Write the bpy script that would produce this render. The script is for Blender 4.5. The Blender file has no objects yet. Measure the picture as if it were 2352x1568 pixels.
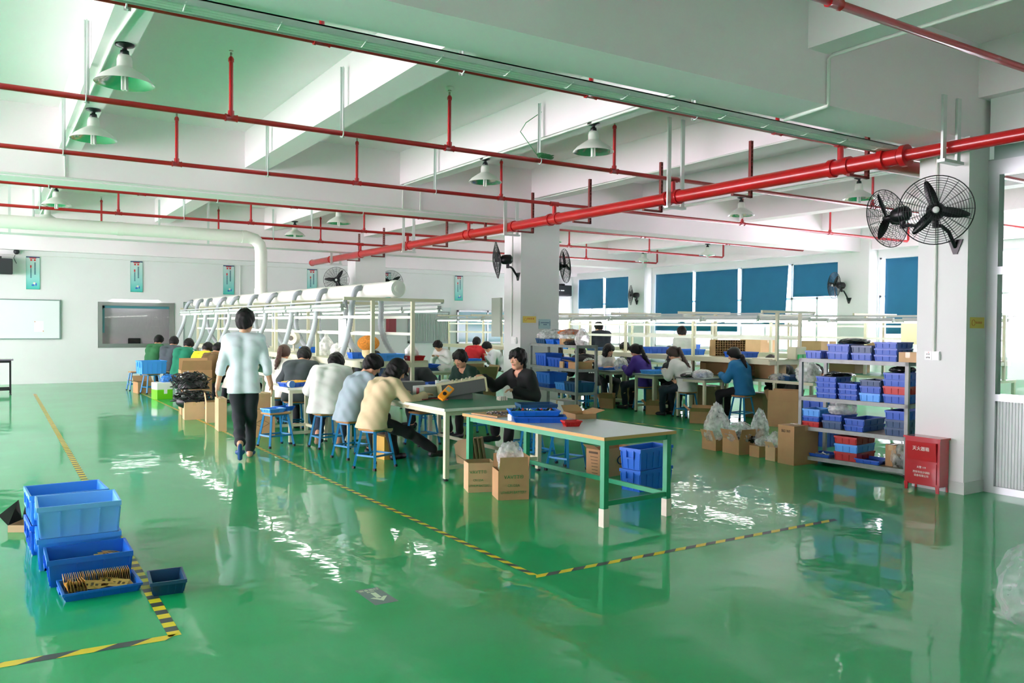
import bpy, math, random
import numpy as np
from mathutils import Vector, Matrix, Euler
random.seed(7); np.random.seed(7)
C = bpy.context.scene.collection
SC = bpy.context.scene
PI = math.pi; D = math.radians

# ---------------------------------------------------------------- camera, sky, exposure
CAM_H = 1.65
FOC, YAW, PIT, ROL = 1881.6, math.radians(32.4235), math.radians(1.13057), math.radians(-0.48586)
cam_data = bpy.data.cameras.new('camera'); cam = bpy.data.objects.new('camera', cam_data); C.objects.link(cam)
cam_data.sensor_width = 36.0; cam_data.lens = FOC/2352*36.0; cam_data.clip_start = .05; cam_data.clip_end = 300
_f = Vector((math.sin(YAW)*math.cos(PIT), math.cos(YAW)*math.cos(PIT), -math.sin(PIT)))
_rt = Vector((math.cos(YAW), -math.sin(YAW), 0)); _dn = _f.cross(_rt)
_R = _rt*math.cos(ROL)+_dn*math.sin(ROL); _D = -_rt*math.sin(ROL)+_dn*math.cos(ROL)
cam.matrix_world = Matrix(((_R.x, -_D.x, -_f.x, 0), (_R.y, -_D.y, -_f.y, 0), (_R.z, -_D.z, -_f.z, CAM_H), (0, 0, 0, 1)))
SC.camera = cam
SC.view_settings.view_transform = 'Standard'; SC.view_settings.look = 'None'
SC.view_settings.exposure = 1.44; SC.view_settings.gamma = 1.0; SC.view_settings.use_curve_mapping = False
SC.cycles.max_bounces = 10; SC.cycles.diffuse_bounces = 6; SC.cycles.glossy_bounces = 4; SC.cycles.transparent_max_bounces = 12
SC.cycles.caustics_reflective = False; SC.cycles.caustics_refractive = False
SC.cycles.sample_clamp_indirect = 6.0
wd = bpy.data.worlds.new('sky'); SC.world = wd; wd.use_nodes = True
bg = wd.node_tree.nodes['Background']; bg.inputs[0].default_value = (1.0, 0.84, 0.96, 1); bg.inputs[1].default_value = 7.0
# ---------------------------------------------------------------- helpers
def lin(h):
    h = h.lstrip('#'); c = [int(h[i:i+2], 16)/255 for i in (0, 2, 4)]
    return tuple(x/12.92 if x <= .04045 else ((x+.055)/1.055)**2.4 for x in c)
MATS = {}
def mat(name, hexc, rough=.5, metal=0., spec=.5, coat=0., emit=0., alpha=1., trans=0., noise=0., nscale=8., bump=0., bscale=40., sheen=0.):
    if name in MATS: return MATS[name]
    m = bpy.data.materials.new(name); m.use_nodes = True; nt = m.node_tree; b = nt.nodes['Principled BSDF']
    c = lin(hexc)
    b.inputs['Base Color'].default_value = (*c, 1); b.inputs['Roughness'].default_value = rough
    b.inputs['Metallic'].default_value = metal; b.inputs['Specular IOR Level'].default_value = spec
    b.inputs['Coat Weight'].default_value = coat; b.inputs['Coat Roughness'].default_value = .05
    b.inputs['Sheen Weight'].default_value = sheen
    if emit: b.inputs['Emission Color'].default_value = (*c, 1); b.inputs['Emission Strength'].default_value = emit
    if alpha < 1: b.inputs['Alpha'].default_value = alpha
    if trans: b.inputs['Transmission Weight'].default_value = trans
    tc = None
    if noise or bump:
        tc = nt.nodes.new('ShaderNodeTexCoord')
    if noise:
        n = nt.nodes.new('ShaderNodeTexNoise'); n.inputs['Scale'].default_value = nscale; n.inputs['Detail'].default_value = 4
        nt.links.new(tc.outputs['Object'], n.inputs['Vector'])
        r = nt.nodes.new('ShaderNodeMapRange'); r.inputs['From Min'].default_value = .3; r.inputs['From Max'].default_value = .7
        r.inputs['To Min'].default_value = 1-noise; r.inputs['To Max'].default_value = 1+noise*.5
        nt.links.new(n.outputs['Fac'], r.inputs['Value'])
        mx = nt.nodes.new('ShaderNodeMix'); mx.data_type = 'RGBA'; mx.blend_type = 'MULTIPLY'; mx.inputs['Factor'].default_value = 1
        mx.inputs['A'].default_value = (*c, 1); nt.links.new(r.outputs[0], mx.inputs['B']); nt.links.new(mx.outputs['Result'], b.inputs['Base Color'])
    if bump:
        n2 = nt.nodes.new('ShaderNodeTexNoise'); n2.inputs['Scale'].default_value = bscale; n2.inputs['Detail'].default_value = 3
        nt.links.new(tc.outputs['Object'], n2.inputs['Vector'])
        bp = nt.nodes.new('ShaderNodeBump'); bp.inputs['Strength'].default_value = bump; bp.inputs['Distance'].default_value = .02
        nt.links.new(n2.outputs['Fac'], bp.inputs['Height']); nt.links.new(bp.outputs[0], b.inputs['Normal'])
    MATS[name] = m
    return m

class MB:
    """collects polygons; build() links them as one mesh object"""
    def __init__(s): s.v = []; s.f = []; s.sm = []
    def add(s, vs, fs, smooth=False, M=None):
        o = len(s.v)
        s.v += [tuple(M @ Vector(p)) if M is not None else tuple(p) for p in vs]
        s.f += [tuple(i+o for i in f) for f in fs]; s.sm += [smooth]*len(fs)
        return s
    def box(s, x0, x1, y0, y1, z0, z1, M=None):
        return s.add([(x0,y0,z0),(x1,y0,z0),(x1,y1,z0),(x0,y1,z0),(x0,y0,z1),(x1,y0,z1),(x1,y1,z1),(x0,y1,z1)],
            [(0,3,2,1),(4,5,6,7),(0,1,5,4),(1,2,6,5),(2,3,7,6),(3,0,4,7)], False, M)
    def cbox(s, c, d, M=None):
        return s.box(c[0]-d[0]/2, c[0]+d[0]/2, c[1]-d[1]/2, c[1]+d[1]/2, c[2]-d[2]/2, c[2]+d[2]/2, M)
    def rbox(s, x0, x1, y0, y1, z0, z1, r=.01, M=None):
        # box with chamfered vertical edges and top rim
        def ring(i, z): return [(x0+i+r*0, y0+r, z) if False else p for p in
            [(x0+i+r,y0+i,z),(x1-i-r,y0+i,z),(x1-i,y0+i+r,z),(x1-i,y1-i-r,z),(x1-i-r,y1-i,z),(x0+i+r,y1-i,z),(x0+i,y1-i-r,z),(x0+i,y0+i+r,z)]]
        rings = [ring(r*.6, z0), ring(0, z0+r), ring(0, z1-r), ring(r*.6, z1)]
        vs = sum(rings, []); fs = [tuple(range(7,-1,-1)), tuple(range(24,32))]
        for k in range(3):
            for j in range(8): fs.append((k*8+j, k*8+(j+1)%8, k*8+8+(j+1)%8, k*8+8+j))
        return s.add(vs, fs, False, M)
    def bar(s, a, b, w, h=None, up=(0,0,1)):
        h = h or w; a = Vector(a); b = Vector(b); d = (b-a); L = d.length; d.normalize()
        u = Vector(up)
        if abs(d.dot(u)) > .99: u = Vector((0,1,0))
        x = d.cross(u).normalized(); y = x.cross(d).normalized()
        vs = []
        for p in (a, b):
            for sx, sy in ((-1,-1),(1,-1),(1,1),(-1,1)): vs.append(p+x*(sx*w/2)+y*(sy*h/2))
        return s.add(vs, [(0,3,2,1),(4,5,6,7),(0,1,5,4),(1,2,6,5),(2,3,7,6),(3,0,4,7)])
    def tube(s, path, r, n=8, cap=True, closed=False):
        P = [Vector(p) for p in path]; N = len(P); rs = r if isinstance(r, (list, tuple)) else [r]*N
        vs = []; ref = None
        for i, p in enumerate(P):
            if closed: t = (P[(i+1) % N]-P[i-1]).normalized()
            else: t = ((P[min(i+1,N-1)]-P[max(i-1,0)])).normalized()
            if ref is None:
                ref = t.orthogonal().normalized()
            ref = (ref - t*ref.dot(t))
            ref = ref.normalized() if ref.length > 1e-6 else t.orthogonal().normalized()
            q = t.cross(ref)
            for k in range(n):
                a = 2*PI*k/n; vs.append(p+(ref*math.cos(a)+q*math.sin(a))*rs[i])
        fs = []
        for i in range(N if closed else N-1):
            j = (i+1) % N
            for k in range(n): fs.append((i*n+k, i*n+(k+1)%n, j*n+(k+1)%n, j*n+k))
        o = len(s.f); s.add(vs, fs, True)
        if cap and not closed: s.add(vs[:n], [tuple(range(n-1,-1,-1))]); s.add(vs[-n:], [tuple(range(n))])
        return s
    def lathe(s, prof, n=20, M=None, smooth=True):
        vs = []; fs = []
        for r, z in prof:
            for k in range(n): a = 2*PI*k/n; vs.append((r*math.cos(a), r*math.sin(a), z))
        for i in range(len(prof)-1):
            for k in range(n): fs.append((i*n+k, i*n+(k+1)%n, (i+1)*n+(k+1)%n, (i+1)*n+k))
        return s.add(vs, fs, smooth, M)
    def poly(s, pts, M=None): return s.add(pts, [tuple(range(len(pts)))], False, M)
    def prism(s, pts, d, M=None):
        # pts planar 3D polygon extruded by vector d
        n = len(pts); d = Vector(d); vs = [Vector(p) for p in pts]+[Vector(p)+d for p in pts]
        fs = [tuple(range(n-1,-1,-1)), tuple(range(n,2*n))]+[(i,(i+1)%n,n+(i+1)%n,n+i) for i in range(n)]
        return s.add(vs, fs, False, M)
    def ball(s, c, r, n=12, m=8, M=None):
        r = r if isinstance(r, (list, tuple)) else (r,r,r)
        vs = []; fs = []
        for i in range(m+1):
            t = PI*i/m
            for k in range(n): a = 2*PI*k/n; vs.append((c[0]+r[0]*math.sin(t)*math.cos(a), c[1]+r[1]*math.sin(t)*math.sin(a), c[2]+r[2]*math.cos(t)))
        for i in range(m):
            for k in range(n): fs.append((i*n+k, (i+1)*n+k, (i+1)*n+(k+1)%n, i*n+(k+1)%n))
        return s.add(vs, fs, True, M)
    def build(s, name, m, parent=None, loc=None, rot=None):
        me = bpy.data.meshes.new(name); me.from_pydata(s.v, [], s.f); me.polygons.foreach_set('use_smooth', s.sm); me.materials.append(m); me.update()
        o = bpy.data.objects.new(name, me); C.objects.link(o)
        if parent is not None: o.parent = parent
        if loc is not None: o.location = loc
        if rot is not None: o.rotation_euler = rot
        return o
def tag(o, label, cat, group=None, kind=None):
    o['label'] = label
    if cat: o['category'] = cat
    if group: o['group'] = group
    if kind: o['kind'] = kind
    return o
def thing(name, label, cat, loc=(0,0,0), rotz=0., group=None):
    o = bpy.data.objects.new(name, None); o.empty_display_size = .1; C.objects.link(o); o.location = loc; o.rotation_euler = (0,0,rotz)
    return tag(o, label, cat, group)
def struct(o, label=None):
    o['kind'] = 'structure'
    if label: o['label'] = label
    return o
KIDS = {}
def copy_tree(root, loc, rotz=0., label=None, group=None, parent=None):
    c = root.copy(); C.objects.link(c)
    if parent is not None: c.parent = parent
    elif loc is not None:
        c.location = loc; c.rotation_euler = (0,0,rotz)
        if label: c['label'] = label
        if group: c['group'] = group
    for ch in list(root.children): copy_tree(ch, None, parent=c)
    return c
def text(s, size, m, parent, loc, rot, name='lettering', ext=.0008, align='CENTER', sx=1.):
    cu = bpy.data.curves.new(name, 'FONT'); cu.body = s; cu.size = size; cu.extrude = ext; cu.align_x = align; cu.align_y = 'CENTER'; cu.resolution_u = 3
    tmp = bpy.data.objects.new('tmp', cu); C.objects.link(tmp); bpy.context.view_layer.update()
    me = bpy.data.meshes.new_from_object(tmp.evaluated_get(bpy.context.evaluated_depsgraph_get())); bpy.data.objects.remove(tmp); bpy.data.curves.remove(cu)
    me.name = name; me.materials.clear(); me.materials.append(m)
    o = bpy.data.objects.new(name, me); C.objects.link(o); o.parent = parent; o.location = loc; o.rotation_euler = rot; o.scale = (sx,1,1)
    return o
# ---------------------------------------------------------------- setting
WHITE = mat('white_wall_paint', '#e1e4e2', .75, noise=.025, nscale=1.2)
CEIL = mat('white_ceiling_paint', '#f7edf1', .8, noise=.02, nscale=.8)
def floor_mat():
    m = bpy.data.materials.new('green_epoxy_floor'); m.use_nodes = True; nt = m.node_tree; b = nt.nodes['Principled BSDF']
    tc = nt.nodes.new('ShaderNodeTexCoord')
    def noise(sc, det, stretch=None):
        n = nt.nodes.new('ShaderNodeTexNoise'); n.inputs['Scale'].default_value = sc; n.inputs['Detail'].default_value = det
        if stretch:
            mp = nt.nodes.new('ShaderNodeMapping'); mp.inputs['Scale'].default_value = stretch; nt.links.new(tc.outputs['Object'], mp.inputs['Vector']); nt.links.new(mp.outputs[0], n.inputs['Vector'])
        else: nt.links.new(tc.outputs['Object'], n.inputs['Vector'])
        return n
    n1 = noise(.9, 6)
    r = nt.nodes.new('ShaderNodeValToRGB'); e = r.color_ramp.elements
    e[0].position = .3; e[0].color = (*lin('#02a25c'), 1); e[1].position = .72; e[1].color = (*lin('#14b06a'), 1)
    nt.links.new(n1.outputs['Fac'], r.inputs['Fac'])
    # scuffs
    n3 = noise(3.2, 8, (1, .45, 1)); mr = nt.nodes.new('ShaderNodeMapRange'); mr.inputs['From Min'].default_value = .6; mr.inputs['From Max'].default_value = .8; mr.inputs['To Max'].default_value = .2
    nt.links.new(n3.outputs['Fac'], mr.inputs['Value'])
    mx = nt.nodes.new('ShaderNodeMix'); mx.data_type = 'RGBA'; mx.inputs['B'].default_value = (*lin('#7ec79a'), 1)
    nt.links.new(mr.outputs[0], mx.inputs['Factor']); nt.links.new(r.outputs['Color'], mx.inputs['A']); nt.links.new(mx.outputs['Result'], b.inputs['Base Color'])
    n2 = noise(2.6, 3); bp = nt.nodes.new('ShaderNodeBump'); bp.inputs['Strength'].default_value = .22; bp.inputs['Distance'].default_value = .02
    nt.links.new(n2.outputs['Fac'], bp.inputs['Height']); nt.links.new(bp.outputs[0], b.inputs['Normal']); nt.links.new(bp.outputs[0], b.inputs['Coat Normal'])
    b.inputs['Roughness'].default_value = .35; b.inputs['Specular IOR Level'].default_value = .1
    b.inputs['Coat Weight'].default_value = .64; b.inputs['Coat Roughness'].default_value = .035; b.inputs['Coat IOR'].default_value = 1.47
    return m
FLOOR = floor_mat()
ALU = mat('aluminium', '#c3cbcb', .35, .7); STEEL = mat('brushed_steel', '#aab0ae', .3, .9)
struct(MB().box(-9.4, 18.9, -3.2, 25.2, -.1, 0).build('floor', FLOOR), 'glossy green epoxy factory floor')
struct(MB().box(-9.4, 18.9, -3.2, 25.2, 4.52, 4.7).build('ceiling', CEIL), 'white concrete ceiling slab')
# beams: primaries run across, secondaries along the hall
for y0, lab in ((4.5, 'deep white beam over the near column'), (12.6, 'deep white beam over the middle column'), (20.65, 'deep white beam over the farthest column')):
    struct(MB().box(-9.4, 18.6, y0, y0+.52, 3.55, 4.53).build('concrete_beam', CEIL), lab)
for x0, x1 in ((-6.7,-6.4),(-4.3,-4.0),(-1.75,-1.45),(.77,1.04),(3.22,3.55),(5.76,6.05),(8.4,8.8),(11.1,11.45),(13.9,14.25),(16.75,17.1)):
    for ya, yb in ((-3.2,4.5),(5.02,12.6),(13.12,20.65),(21.17,25)):
        struct(MB().box(x0, x1, ya, yb, 3.98, 4.53).build('ceiling_beam', CEIL), 'white secondary beam under the ceiling slab')
struct(MB().box(-9.4, 18.6, 24.75, 25, 3.5, 4.53).build('concrete_beam', CEIL), 'white beam along the back wall')
struct(MB().box(18.35, 18.6, -3.2, 25, 3.6, 4.53).build('concrete_beam', CEIL), 'white beam above the windows')
# walls
w = MB()     # back wall with the office window opening x 2.45..4.41, z .94...2.2
for a in ((-9.4,2.45,0,4.6),(4.41,19,0,4.6),(2.45,4.41,0,.94),(2.45,4.41,2.2,4.6)): w.box(a[0],a[1],25,25.2,a[2],a[3])
struct(w.build('wall_back', WHITE), 'white back wall')
struct(MB().box(-9.4,19,-3.4,-3.2,0,4.6).build('wall_front', WHITE))
w = MB()     # left wall: daylight band
XL = -9.2
w.box(XL-.2,XL,-3.3,3.0,0,4.6); w.box(XL-.2,XL,3.0,25,0,.12); w.box(XL-.2,XL,3.0,25,3.6,4.6)
for y in (8.3,13.5,18.7,24.7): w.box(XL-.2,XL,y,y+.3,.12,3.6)
struct(w.build('wall_left', WHITE), 'white wall with a long band of windows')
w = MB()     # right wall, openings 21.5..24.68, 13.29..20.45, 5..12.31 ; z 1...3.4
w.box(18.6,18.85,-3.3,5,0,4.6); w.box(18.6,18.85,5,25,0,1.0); w.box(18.6,18.85,5,25,3.4,4.6)
for a,b in ((24.68,25),(20.45,21.5),(12.31,13.29)): w.box(18.6,18.85,a,b,1.0,3.4)
struct(w.build('wall_right', WHITE), 'white outer wall with three windows')
for y0,y1 in ((20.6,21.4),(12.36,13.24)): struct(MB().box(18.25,18.62,y0,y1,0,4.53).build('wall_pilaster', WHITE), 'white pilaster between the windows')
GLASS = bpy.data.materials.new('window_glass'); GLASS.use_nodes = True
_nt = GLASS.node_tree; _nt.nodes.remove(_nt.nodes['Principled BSDF'])
_t = _nt.nodes.new('ShaderNodeBsdfTransparent'); _g = _nt.nodes.new('ShaderNodeBsdfGlossy'); _g.inputs['Roughness'].default_value = .02
_fr = _nt.nodes.new('ShaderNodeFresnel'); _fr.inputs['IOR'].default_value = 1.45; _mx = _nt.nodes.new('ShaderNodeMixShader')
_t.inputs[0].default_value = (.93,.97,.96,1)
_nt.links.new(_fr.outputs[0], _mx.inputs[0]); _nt.links.new(_t.outputs[0], _mx.inputs[1]); _nt.links.new(_g.outputs[0], _mx.inputs[2]); _nt.links.new(_mx.outputs[0], _nt.nodes['Material Output'].inputs[0])
WFRAME = mat('white_window_frame', '#e4e9ea', .4)
BLIND = mat('blue_blind_cloth', '#1f7096', .8, noise=.05, nscale=3, bump=.1, bscale=2)
for i, (a, b, vs) in enumerate(((21.5,24.68,(23.05,)), (13.29,20.45,(18.6,16.75,14.95)), (5.0,12.31,(10.5,8.7,6.9)))):
    f = MB()
    for z in (1.0,1.95,2.42,3.36): f.box(18.62,18.70,a,b,z,z+.05)
    ys = [a,b-.05]+[v-.03 for v in vs]
    allv = sorted([a,b]+list(vs))
    for p,q in zip(allv[:-1], allv[1:]): ys += [p+(q-p)*.5-.02]
    for y in ys: f.box(18.62,18.70,y,y+.06,1.0,3.4)
    wf = struct(f.build('window_%d' % (i+1), WFRAME), 'white window frame in the outer wall')
    MB().poly([(18.655,b-.02,1.02),(18.655,a+.02,1.02),(18.655,a+.02,3.38),(18.655,b-.02,3.38)]).build('pane', GLASS, wf)
BL = 'blue roller blind, '
def blind(y0, y1, zb, label, skew=0):
    t = thing('roller_blind', label, 'blind', (18.56,(y0+y1)/2,3.38), 0, 'blue roller blinds on the windows')
    n = 14; vs = []; fs = []; L = y1-y0
    for j in range(n+1):
        u = j/n
        for k in range(9):
            v = k/8; vs.append((.012*math.sin(u*9+v*2.5)*v, -L/2+L*u+skew*v*(1-u)*L, (zb-3.36)*v))
    for j in range(n):
        for k in range(8): fs.append((j*9+k, j*9+9+k, j*9+10+k, j*9+k+1))
    m = MB(); m.add(vs, fs, True); o = m.build('cloth', BLIND, t); sd = o.modifiers.new('s','SOLIDIFY'); sd.thickness = .004
    MB().tube([(.01,-L/2,0),(.01,L/2,0)], .022, 8).build('roller', WFRAME, t)
    MB().tube([(0,-L/2+skew*L,zb-3.37),(0,L/2,zb-3.37)], .009, 6).build('bottom_bar', WFRAME, t)
blind(23.14,24.58,2.27,'wide blue roller blind half lowered on the window nearest the back wall')
blind(21.52,22.98,2.27,'blue roller blind half lowered just behind the small wall fan')
blind(18.68,20.36,1.5,'long blue roller blind beside the white pilaster with the fan')
blind(16.84,18.54,1.5,'long blue roller blind second from the pilaster with the fan')
blind(15.02,16.68,1.72,'blue roller blind hanging askew with its lower corner drawn in', .07)
blind(13.34,14.86,2.47,'shortest blue roller blind with bare window panes below it')
blind(10.6,12.12,1.5,'long blue roller blind just left of the near white column')
struct(MB().box(31,31.4,-5,45,0,9).build('wall_outside', mat('pale_facade','#dfe6ea',.8)), 'pale facade of the building opposite')
for y in range(0,44,4):
    for z in (1.2,4.6):
        struct(MB().box(30.95,31.02,y,y+2.2,z,z+1.6).build('facade_window', mat('facade_glass','#8fa7b3',.3)), 'window of the building opposite')
# columns
SKIRT = mat('grey_skirting_paint', '#c9cfca', .5)
for y0, xe, dp, lab in ((4.45,8.54,.515,'near white column beside the glass partition'),(12.58,9.03,.57,'middle white column with a yellow notice'),(20.65,9.03,.57,'farthest white column behind the duct')):
    c = struct(MB().box(8.17,xe,y0,y0+dp,0,3.56).build('column', WHITE), lab)
    MB().box(8.155,xe+.015,y0-.015,y0+dp+.015,0,.12).build('baseboard', SKIRT, c)
# aluminium glass partition running towards us from the near column
PX = 8.54
p = MB()
for (y0,y1,z0,z1) in ((4.34,4.45,0,3.35),(2.6,4.34,0,.07),(2.6,4.34,.93,1.0),(2.6,4.34,2.2,2.28),(2.6,4.34,3.2,3.35)): p.box(PX-.02,PX+.08,y0,y1,z0,z1)
par = struct(p.build('partition', ALU), 'aluminium and glass partition beside the near column')
q = MB(); q.box(PX+.02,PX+.04,2.6,4.34,.07,.93)
for k in range(60): q.box(PX+.012,PX+.02,2.6+k*.03,2.6+k*.03+.015,.07,.93)
q.build('corrugated_panel', mat('white_corrugated_panel','#d9e0df',.5), par)
MB().poly([(PX+.03,4.34,1),(PX+.03,2.6,1),(PX+.03,2.6,2.2),(PX+.03,4.34,2.2)]).poly([(PX+.03,4.34,2.28),(PX+.03,2.6,2.28),(PX+.03,2.6,3.2),(PX+.03,4.34,3.2)]).build('glass_pane', GLASS, par)
MB().box(PX-.02,PX+.03,2.6,4.48,3.35,3.36).box(PX-.01,PX+.05,2.6,4.4,3.36,3.62).build('shutter_header', mat('grey_shutter','#9fb0ae',.4,.3), par)
struct(MB().box(PX,PX+.2,-3.2,4.45,3.62,4.53).build('wall_lintel', WHITE), 'white wall above the partition')
struct(MB().box(PX,PX+.2,-3.2,2.6,0,3.62).build('wall_side', WHITE))

# office window in the back wall
wn = struct(MB().box(2.45,4.41,24.97,25.02,.94,1.05).box(2.45,4.41,24.97,25.02,2.1,2.2).box(2.45,2.56,24.97,25.02,1.05,2.1).box(4.28,4.41,24.97,25.02,1.05,2.1).build('window_4', STEEL), 'steel framed office window in the back wall')
MB().box(2.5,4.4,25.3,25.33,.9,2.25).build('curtain', mat('mauve_curtain','#e2d6dc',.8,bump=.2,bscale=9), wn)
MB().box(2.56,4.28,25.03,25.05,2.03,2.1).box(2.56,2.62,25.03,25.05,1.35,2.1).build('sash', mat('teal_sash','#4a8a92',.4), wn)
MB().poly([(2.56,25.035,1.05),(4.28,25.035,1.05),(4.28,25.035,2.1),(2.56,25.035,2.1)]).build('pane', GLASS, wn)
struct(MB().box(2.3,4.5,25.6,25.65,0,2.5).box(2.3,2.4,25.2,25.6,0,2.5).box(4.45,4.55,25.2,25.6,0,2.5).box(2.3,4.5,25.2,25.6,2.3,2.5).box(2.3,4.5,25.2,25.6,-.05,0).build('wall_office', WHITE))
# olive door and corrugated hatch further right on the back wall
d = struct(MB().box(9.42,10.35,24.96,25,0,2.02).build('door_1', mat('olive_door','#7d8471',.5)), 'olive door in the back wall')
MB().box(9.5,9.54,24.93,24.96,.95,1.1).build('door_handle', STEEL, d)
MB().box(9.36,9.42,24.95,25,0,2.08).box(10.35,10.41,24.95,25,0,2.08).box(9.36,10.41,24.95,25,2.02,2.08).build('door_frame', mat('door_frame_paint','#8f9689',.5), d)
s_ = MB().box(11.75,13.3,24.95,25,1.02,1.08).box(11.75,13.3,24.95,25,2.06,2.1).box(11.75,11.8,24.95,25,1.02,2.1).box(13.25,13.3,24.95,25,1.02,2.1)
wn = struct(s_.build('window_5', mat('grey_hatch_frame','#8f9b96',.4,.3)), 'hatch window with a corrugated shutter in the back wall')
q = MB()
for k in range(24): q.box(11.8+k*.06,11.8+k*.06+.04,24.965,24.985,1.08,2.06)
q.box(11.8,13.25,24.98,24.99,1.08,2.06).build('shutter', mat('grey_corrugation','#aeb9b2',.5), wn)
wn = struct(MB().box(13.6,16.1,24.95,25,2.1,2.16).box(13.6,16.1,24.95,25,1.0,1.06).box(13.6,13.66,24.95,25,1,2.16).box(14.8,14.86,24.95,25,1,2.16).box(16.04,16.1,24.95,25,1,2.16).build('window_6', STEEL), 'steel framed window with pale blue panes in the back wall')
MB().box(13.66,16.04,24.97,24.98,1.06,2.1).build('pane', mat('pale_blue_glass','#9fc3cf',.1), wn)
ol = bpy.data.lights.new('office_fill_light', 'AREA'); ol.size = 1.2; ol.energy = 14; oo = bpy.data.objects.new('office_fill_light', ol); C.objects.link(oo); oo.location = (3.4,25.42,2.28)  # added unseen fill light that brightens the curtain behind the office window
# ---------------------------------------------------------------- pipes, lamps, ducts and fans under the ceiling
RED = mat('red_pipe_paint', '#b5161a', .28, coat=.4, noise=.12, nscale=3)
REDO = mat('red_strut_paint', '#7d2a24', .6, noise=.25, nscale=20)
GALV = mat('galvanised_strip', '#d3dcd8', .45, .35); BRASS = mat('sprinkler_brass', '#9a9a86', .35, .8)
PVC = mat('white_pvc', '#e9ebe2', .4); COND = mat('white_conduit', '#e2e7e0', .5)
BLACK = mat('black_enamel', '#141719', .35); BLACKW = mat('black_wire', '#1d2326', .4)
PIPE_Y = [('over the near right corner', 3.27), ('nearest the deep front beam', 5.72), ('second behind the front beam', 8.35), ('third behind the front beam', 11.16),
          ('first beyond the middle beam', 14.05), ('second beyond the middle beam', 16.85), ('third beyond the middle beam', 19.65)]
for i, (lab, y) in enumerate(PIPE_Y):
    t = thing('sprinkler_pipe', 'thin red sprinkler branch pipe '+lab, 'pipe', (0,y,3.67), 0, 'red sprinkler branch pipes')
    MB().tube([(-6.5,0,0),(17.9 if i else 8.6,0,0),(17.95 if i else 8.65,0,.04),(17.95 if i else 8.65,0,.5)], .028, 8).build('pipe_run', RED, t)
    for x in (-.4, 2.0, 4.43, 6.86, 12.4, 15.1):
        if i == 0 and x > 6: continue
        r = MB().tube([(x,0,0),(x,0,.55)], .021, 8).tube([(x,0,.55),(x,0,.58),(x,0,.60)], [.028,.028,.016], 8).build('riser', RED, t)
        MB().tube([(x,0,.60),(x,0,.64)], .012, 6).tube([(x,0,.655),(x,0,.66)], .022, 8).build('sprinkler_head', BRASS, r)
        MB().tube([(x-.06,0,0),(x-.045,0,0),(x-.045,0,0),(x+.045,0,0),(x+.06,0,0)], [.038,.038,.033,.033,.038], 8).tube([(x,0,0),(x,0,.07)], .032, 8).build('tee_fitting', RED, t)
    if i:
        MB().tube([(7.9,0,0),(7.9,0,-.2)], .034, 8).tube([(7.82,0,0),(7.98,0,0)], .04, 8).build('drop_to_main', RED, t)
t = thing('fire_main_pipe', 'thick red fire main pipe running the length of the hall', 'pipe', (7.9,0,3.42))
MB().tube([(0,5.02,0),(0,23.3,0)], .085, 16).build('pipe_run', RED, t)
MB().tube([(0,-3,0),(0,4.9,0),(0,5.02,0)], [.062,.062,.08], 14).build('thinner_pipe_run', RED, t)
for y in (4.96, 5.2, 5.62, 5.82, 8.25, 8.46, 11.06, 11.27, 12.4, 13.94, 14.16, 16.74, 17.0, 19.6, 21.8):
    MB().tube([(0,y-.03,0),(0,y+.03,0)], .112 if y < 5.3 else .102, 16).build('pipe_coupling', RED, t)
MB().tube([(0,5.32,0),(.95,5.32,0)], .085, 14).build('side_outlet', RED, t)
MB().tube([(0,23.3,0),(0,23.36,0)], .095, 12).build('end_cap', RED, t)
n = 0
for y in (5.72, 8.35, 11.16, 14.05, 16.85, 19.65):
    for x, w in ((.735,'leftmost secondary beam'), (3.16,'second secondary beam'), (5.7,'third secondary beam')):
        t = thing('pipe_hanger', 'pale metal strip hanging a red pipe, fixed to the %s' % w, 'bracket', (x,y,3.63), 0, 'pale hanger strips on the '+w)
        MB().box(-.022,.022,.035,.041,0,.75).box(-.004,.004,.005,.041,0,.75).build('strip', GALV, t)
        MB().tube([(-.012,.036*math.cos(a),.04+.036*math.sin(a)) for a in [k*PI/5 for k in range(11)]], .006, 6).build('pipe_clip', GALV, t)
for y, w in ((4.488,'at the near column'), (8.3,'in the nearest bay'), (12.5,'at the middle column'), (16.8,'beyond the middle column'), (21.4,'near its far end')):
    t = thing('main_hanger', 'pair of pale strips carrying the thick red pipe '+w, 'bracket', (7.9,y,3.29), 0, 'strip hangers of the fire main')
    for s in (-1,1): MB().box(s*.125-.03,s*.125+.03,-.012,.012,-.02,1.2 if 5 < y < 12 or 14<y<20 else .62).build('strip', GALV, t)
    MB().box(-.17,.17,-.04,.04,-.03,0).build('cross_bar', GALV, t)
for y in (5.55, 7.19, 8.84, 10.5, 12.15, 13.8, 15.4, 17.0, 18.7, 20.3):
    t = thing('angle_strut', 'dark red perforated angle strut carrying the fire main from the ceiling', 'bracket', (8.13,y,3.29), 0, 'perforated red struts along the fire main')
    m = MB(); m.box(-.02,-.012,-.02,.02,0,.72); m.box(.012,.02,-.02,.02,0,.72)
    for k in range(15): m.box(-.012,.012,-.02,.02,k*.05,k*.05+.018)
    m.build('perforated_angle', REDO, t)
    MB().box(-.33,.02,-.02,.02,0,.025).build('foot', REDO, t)
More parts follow.
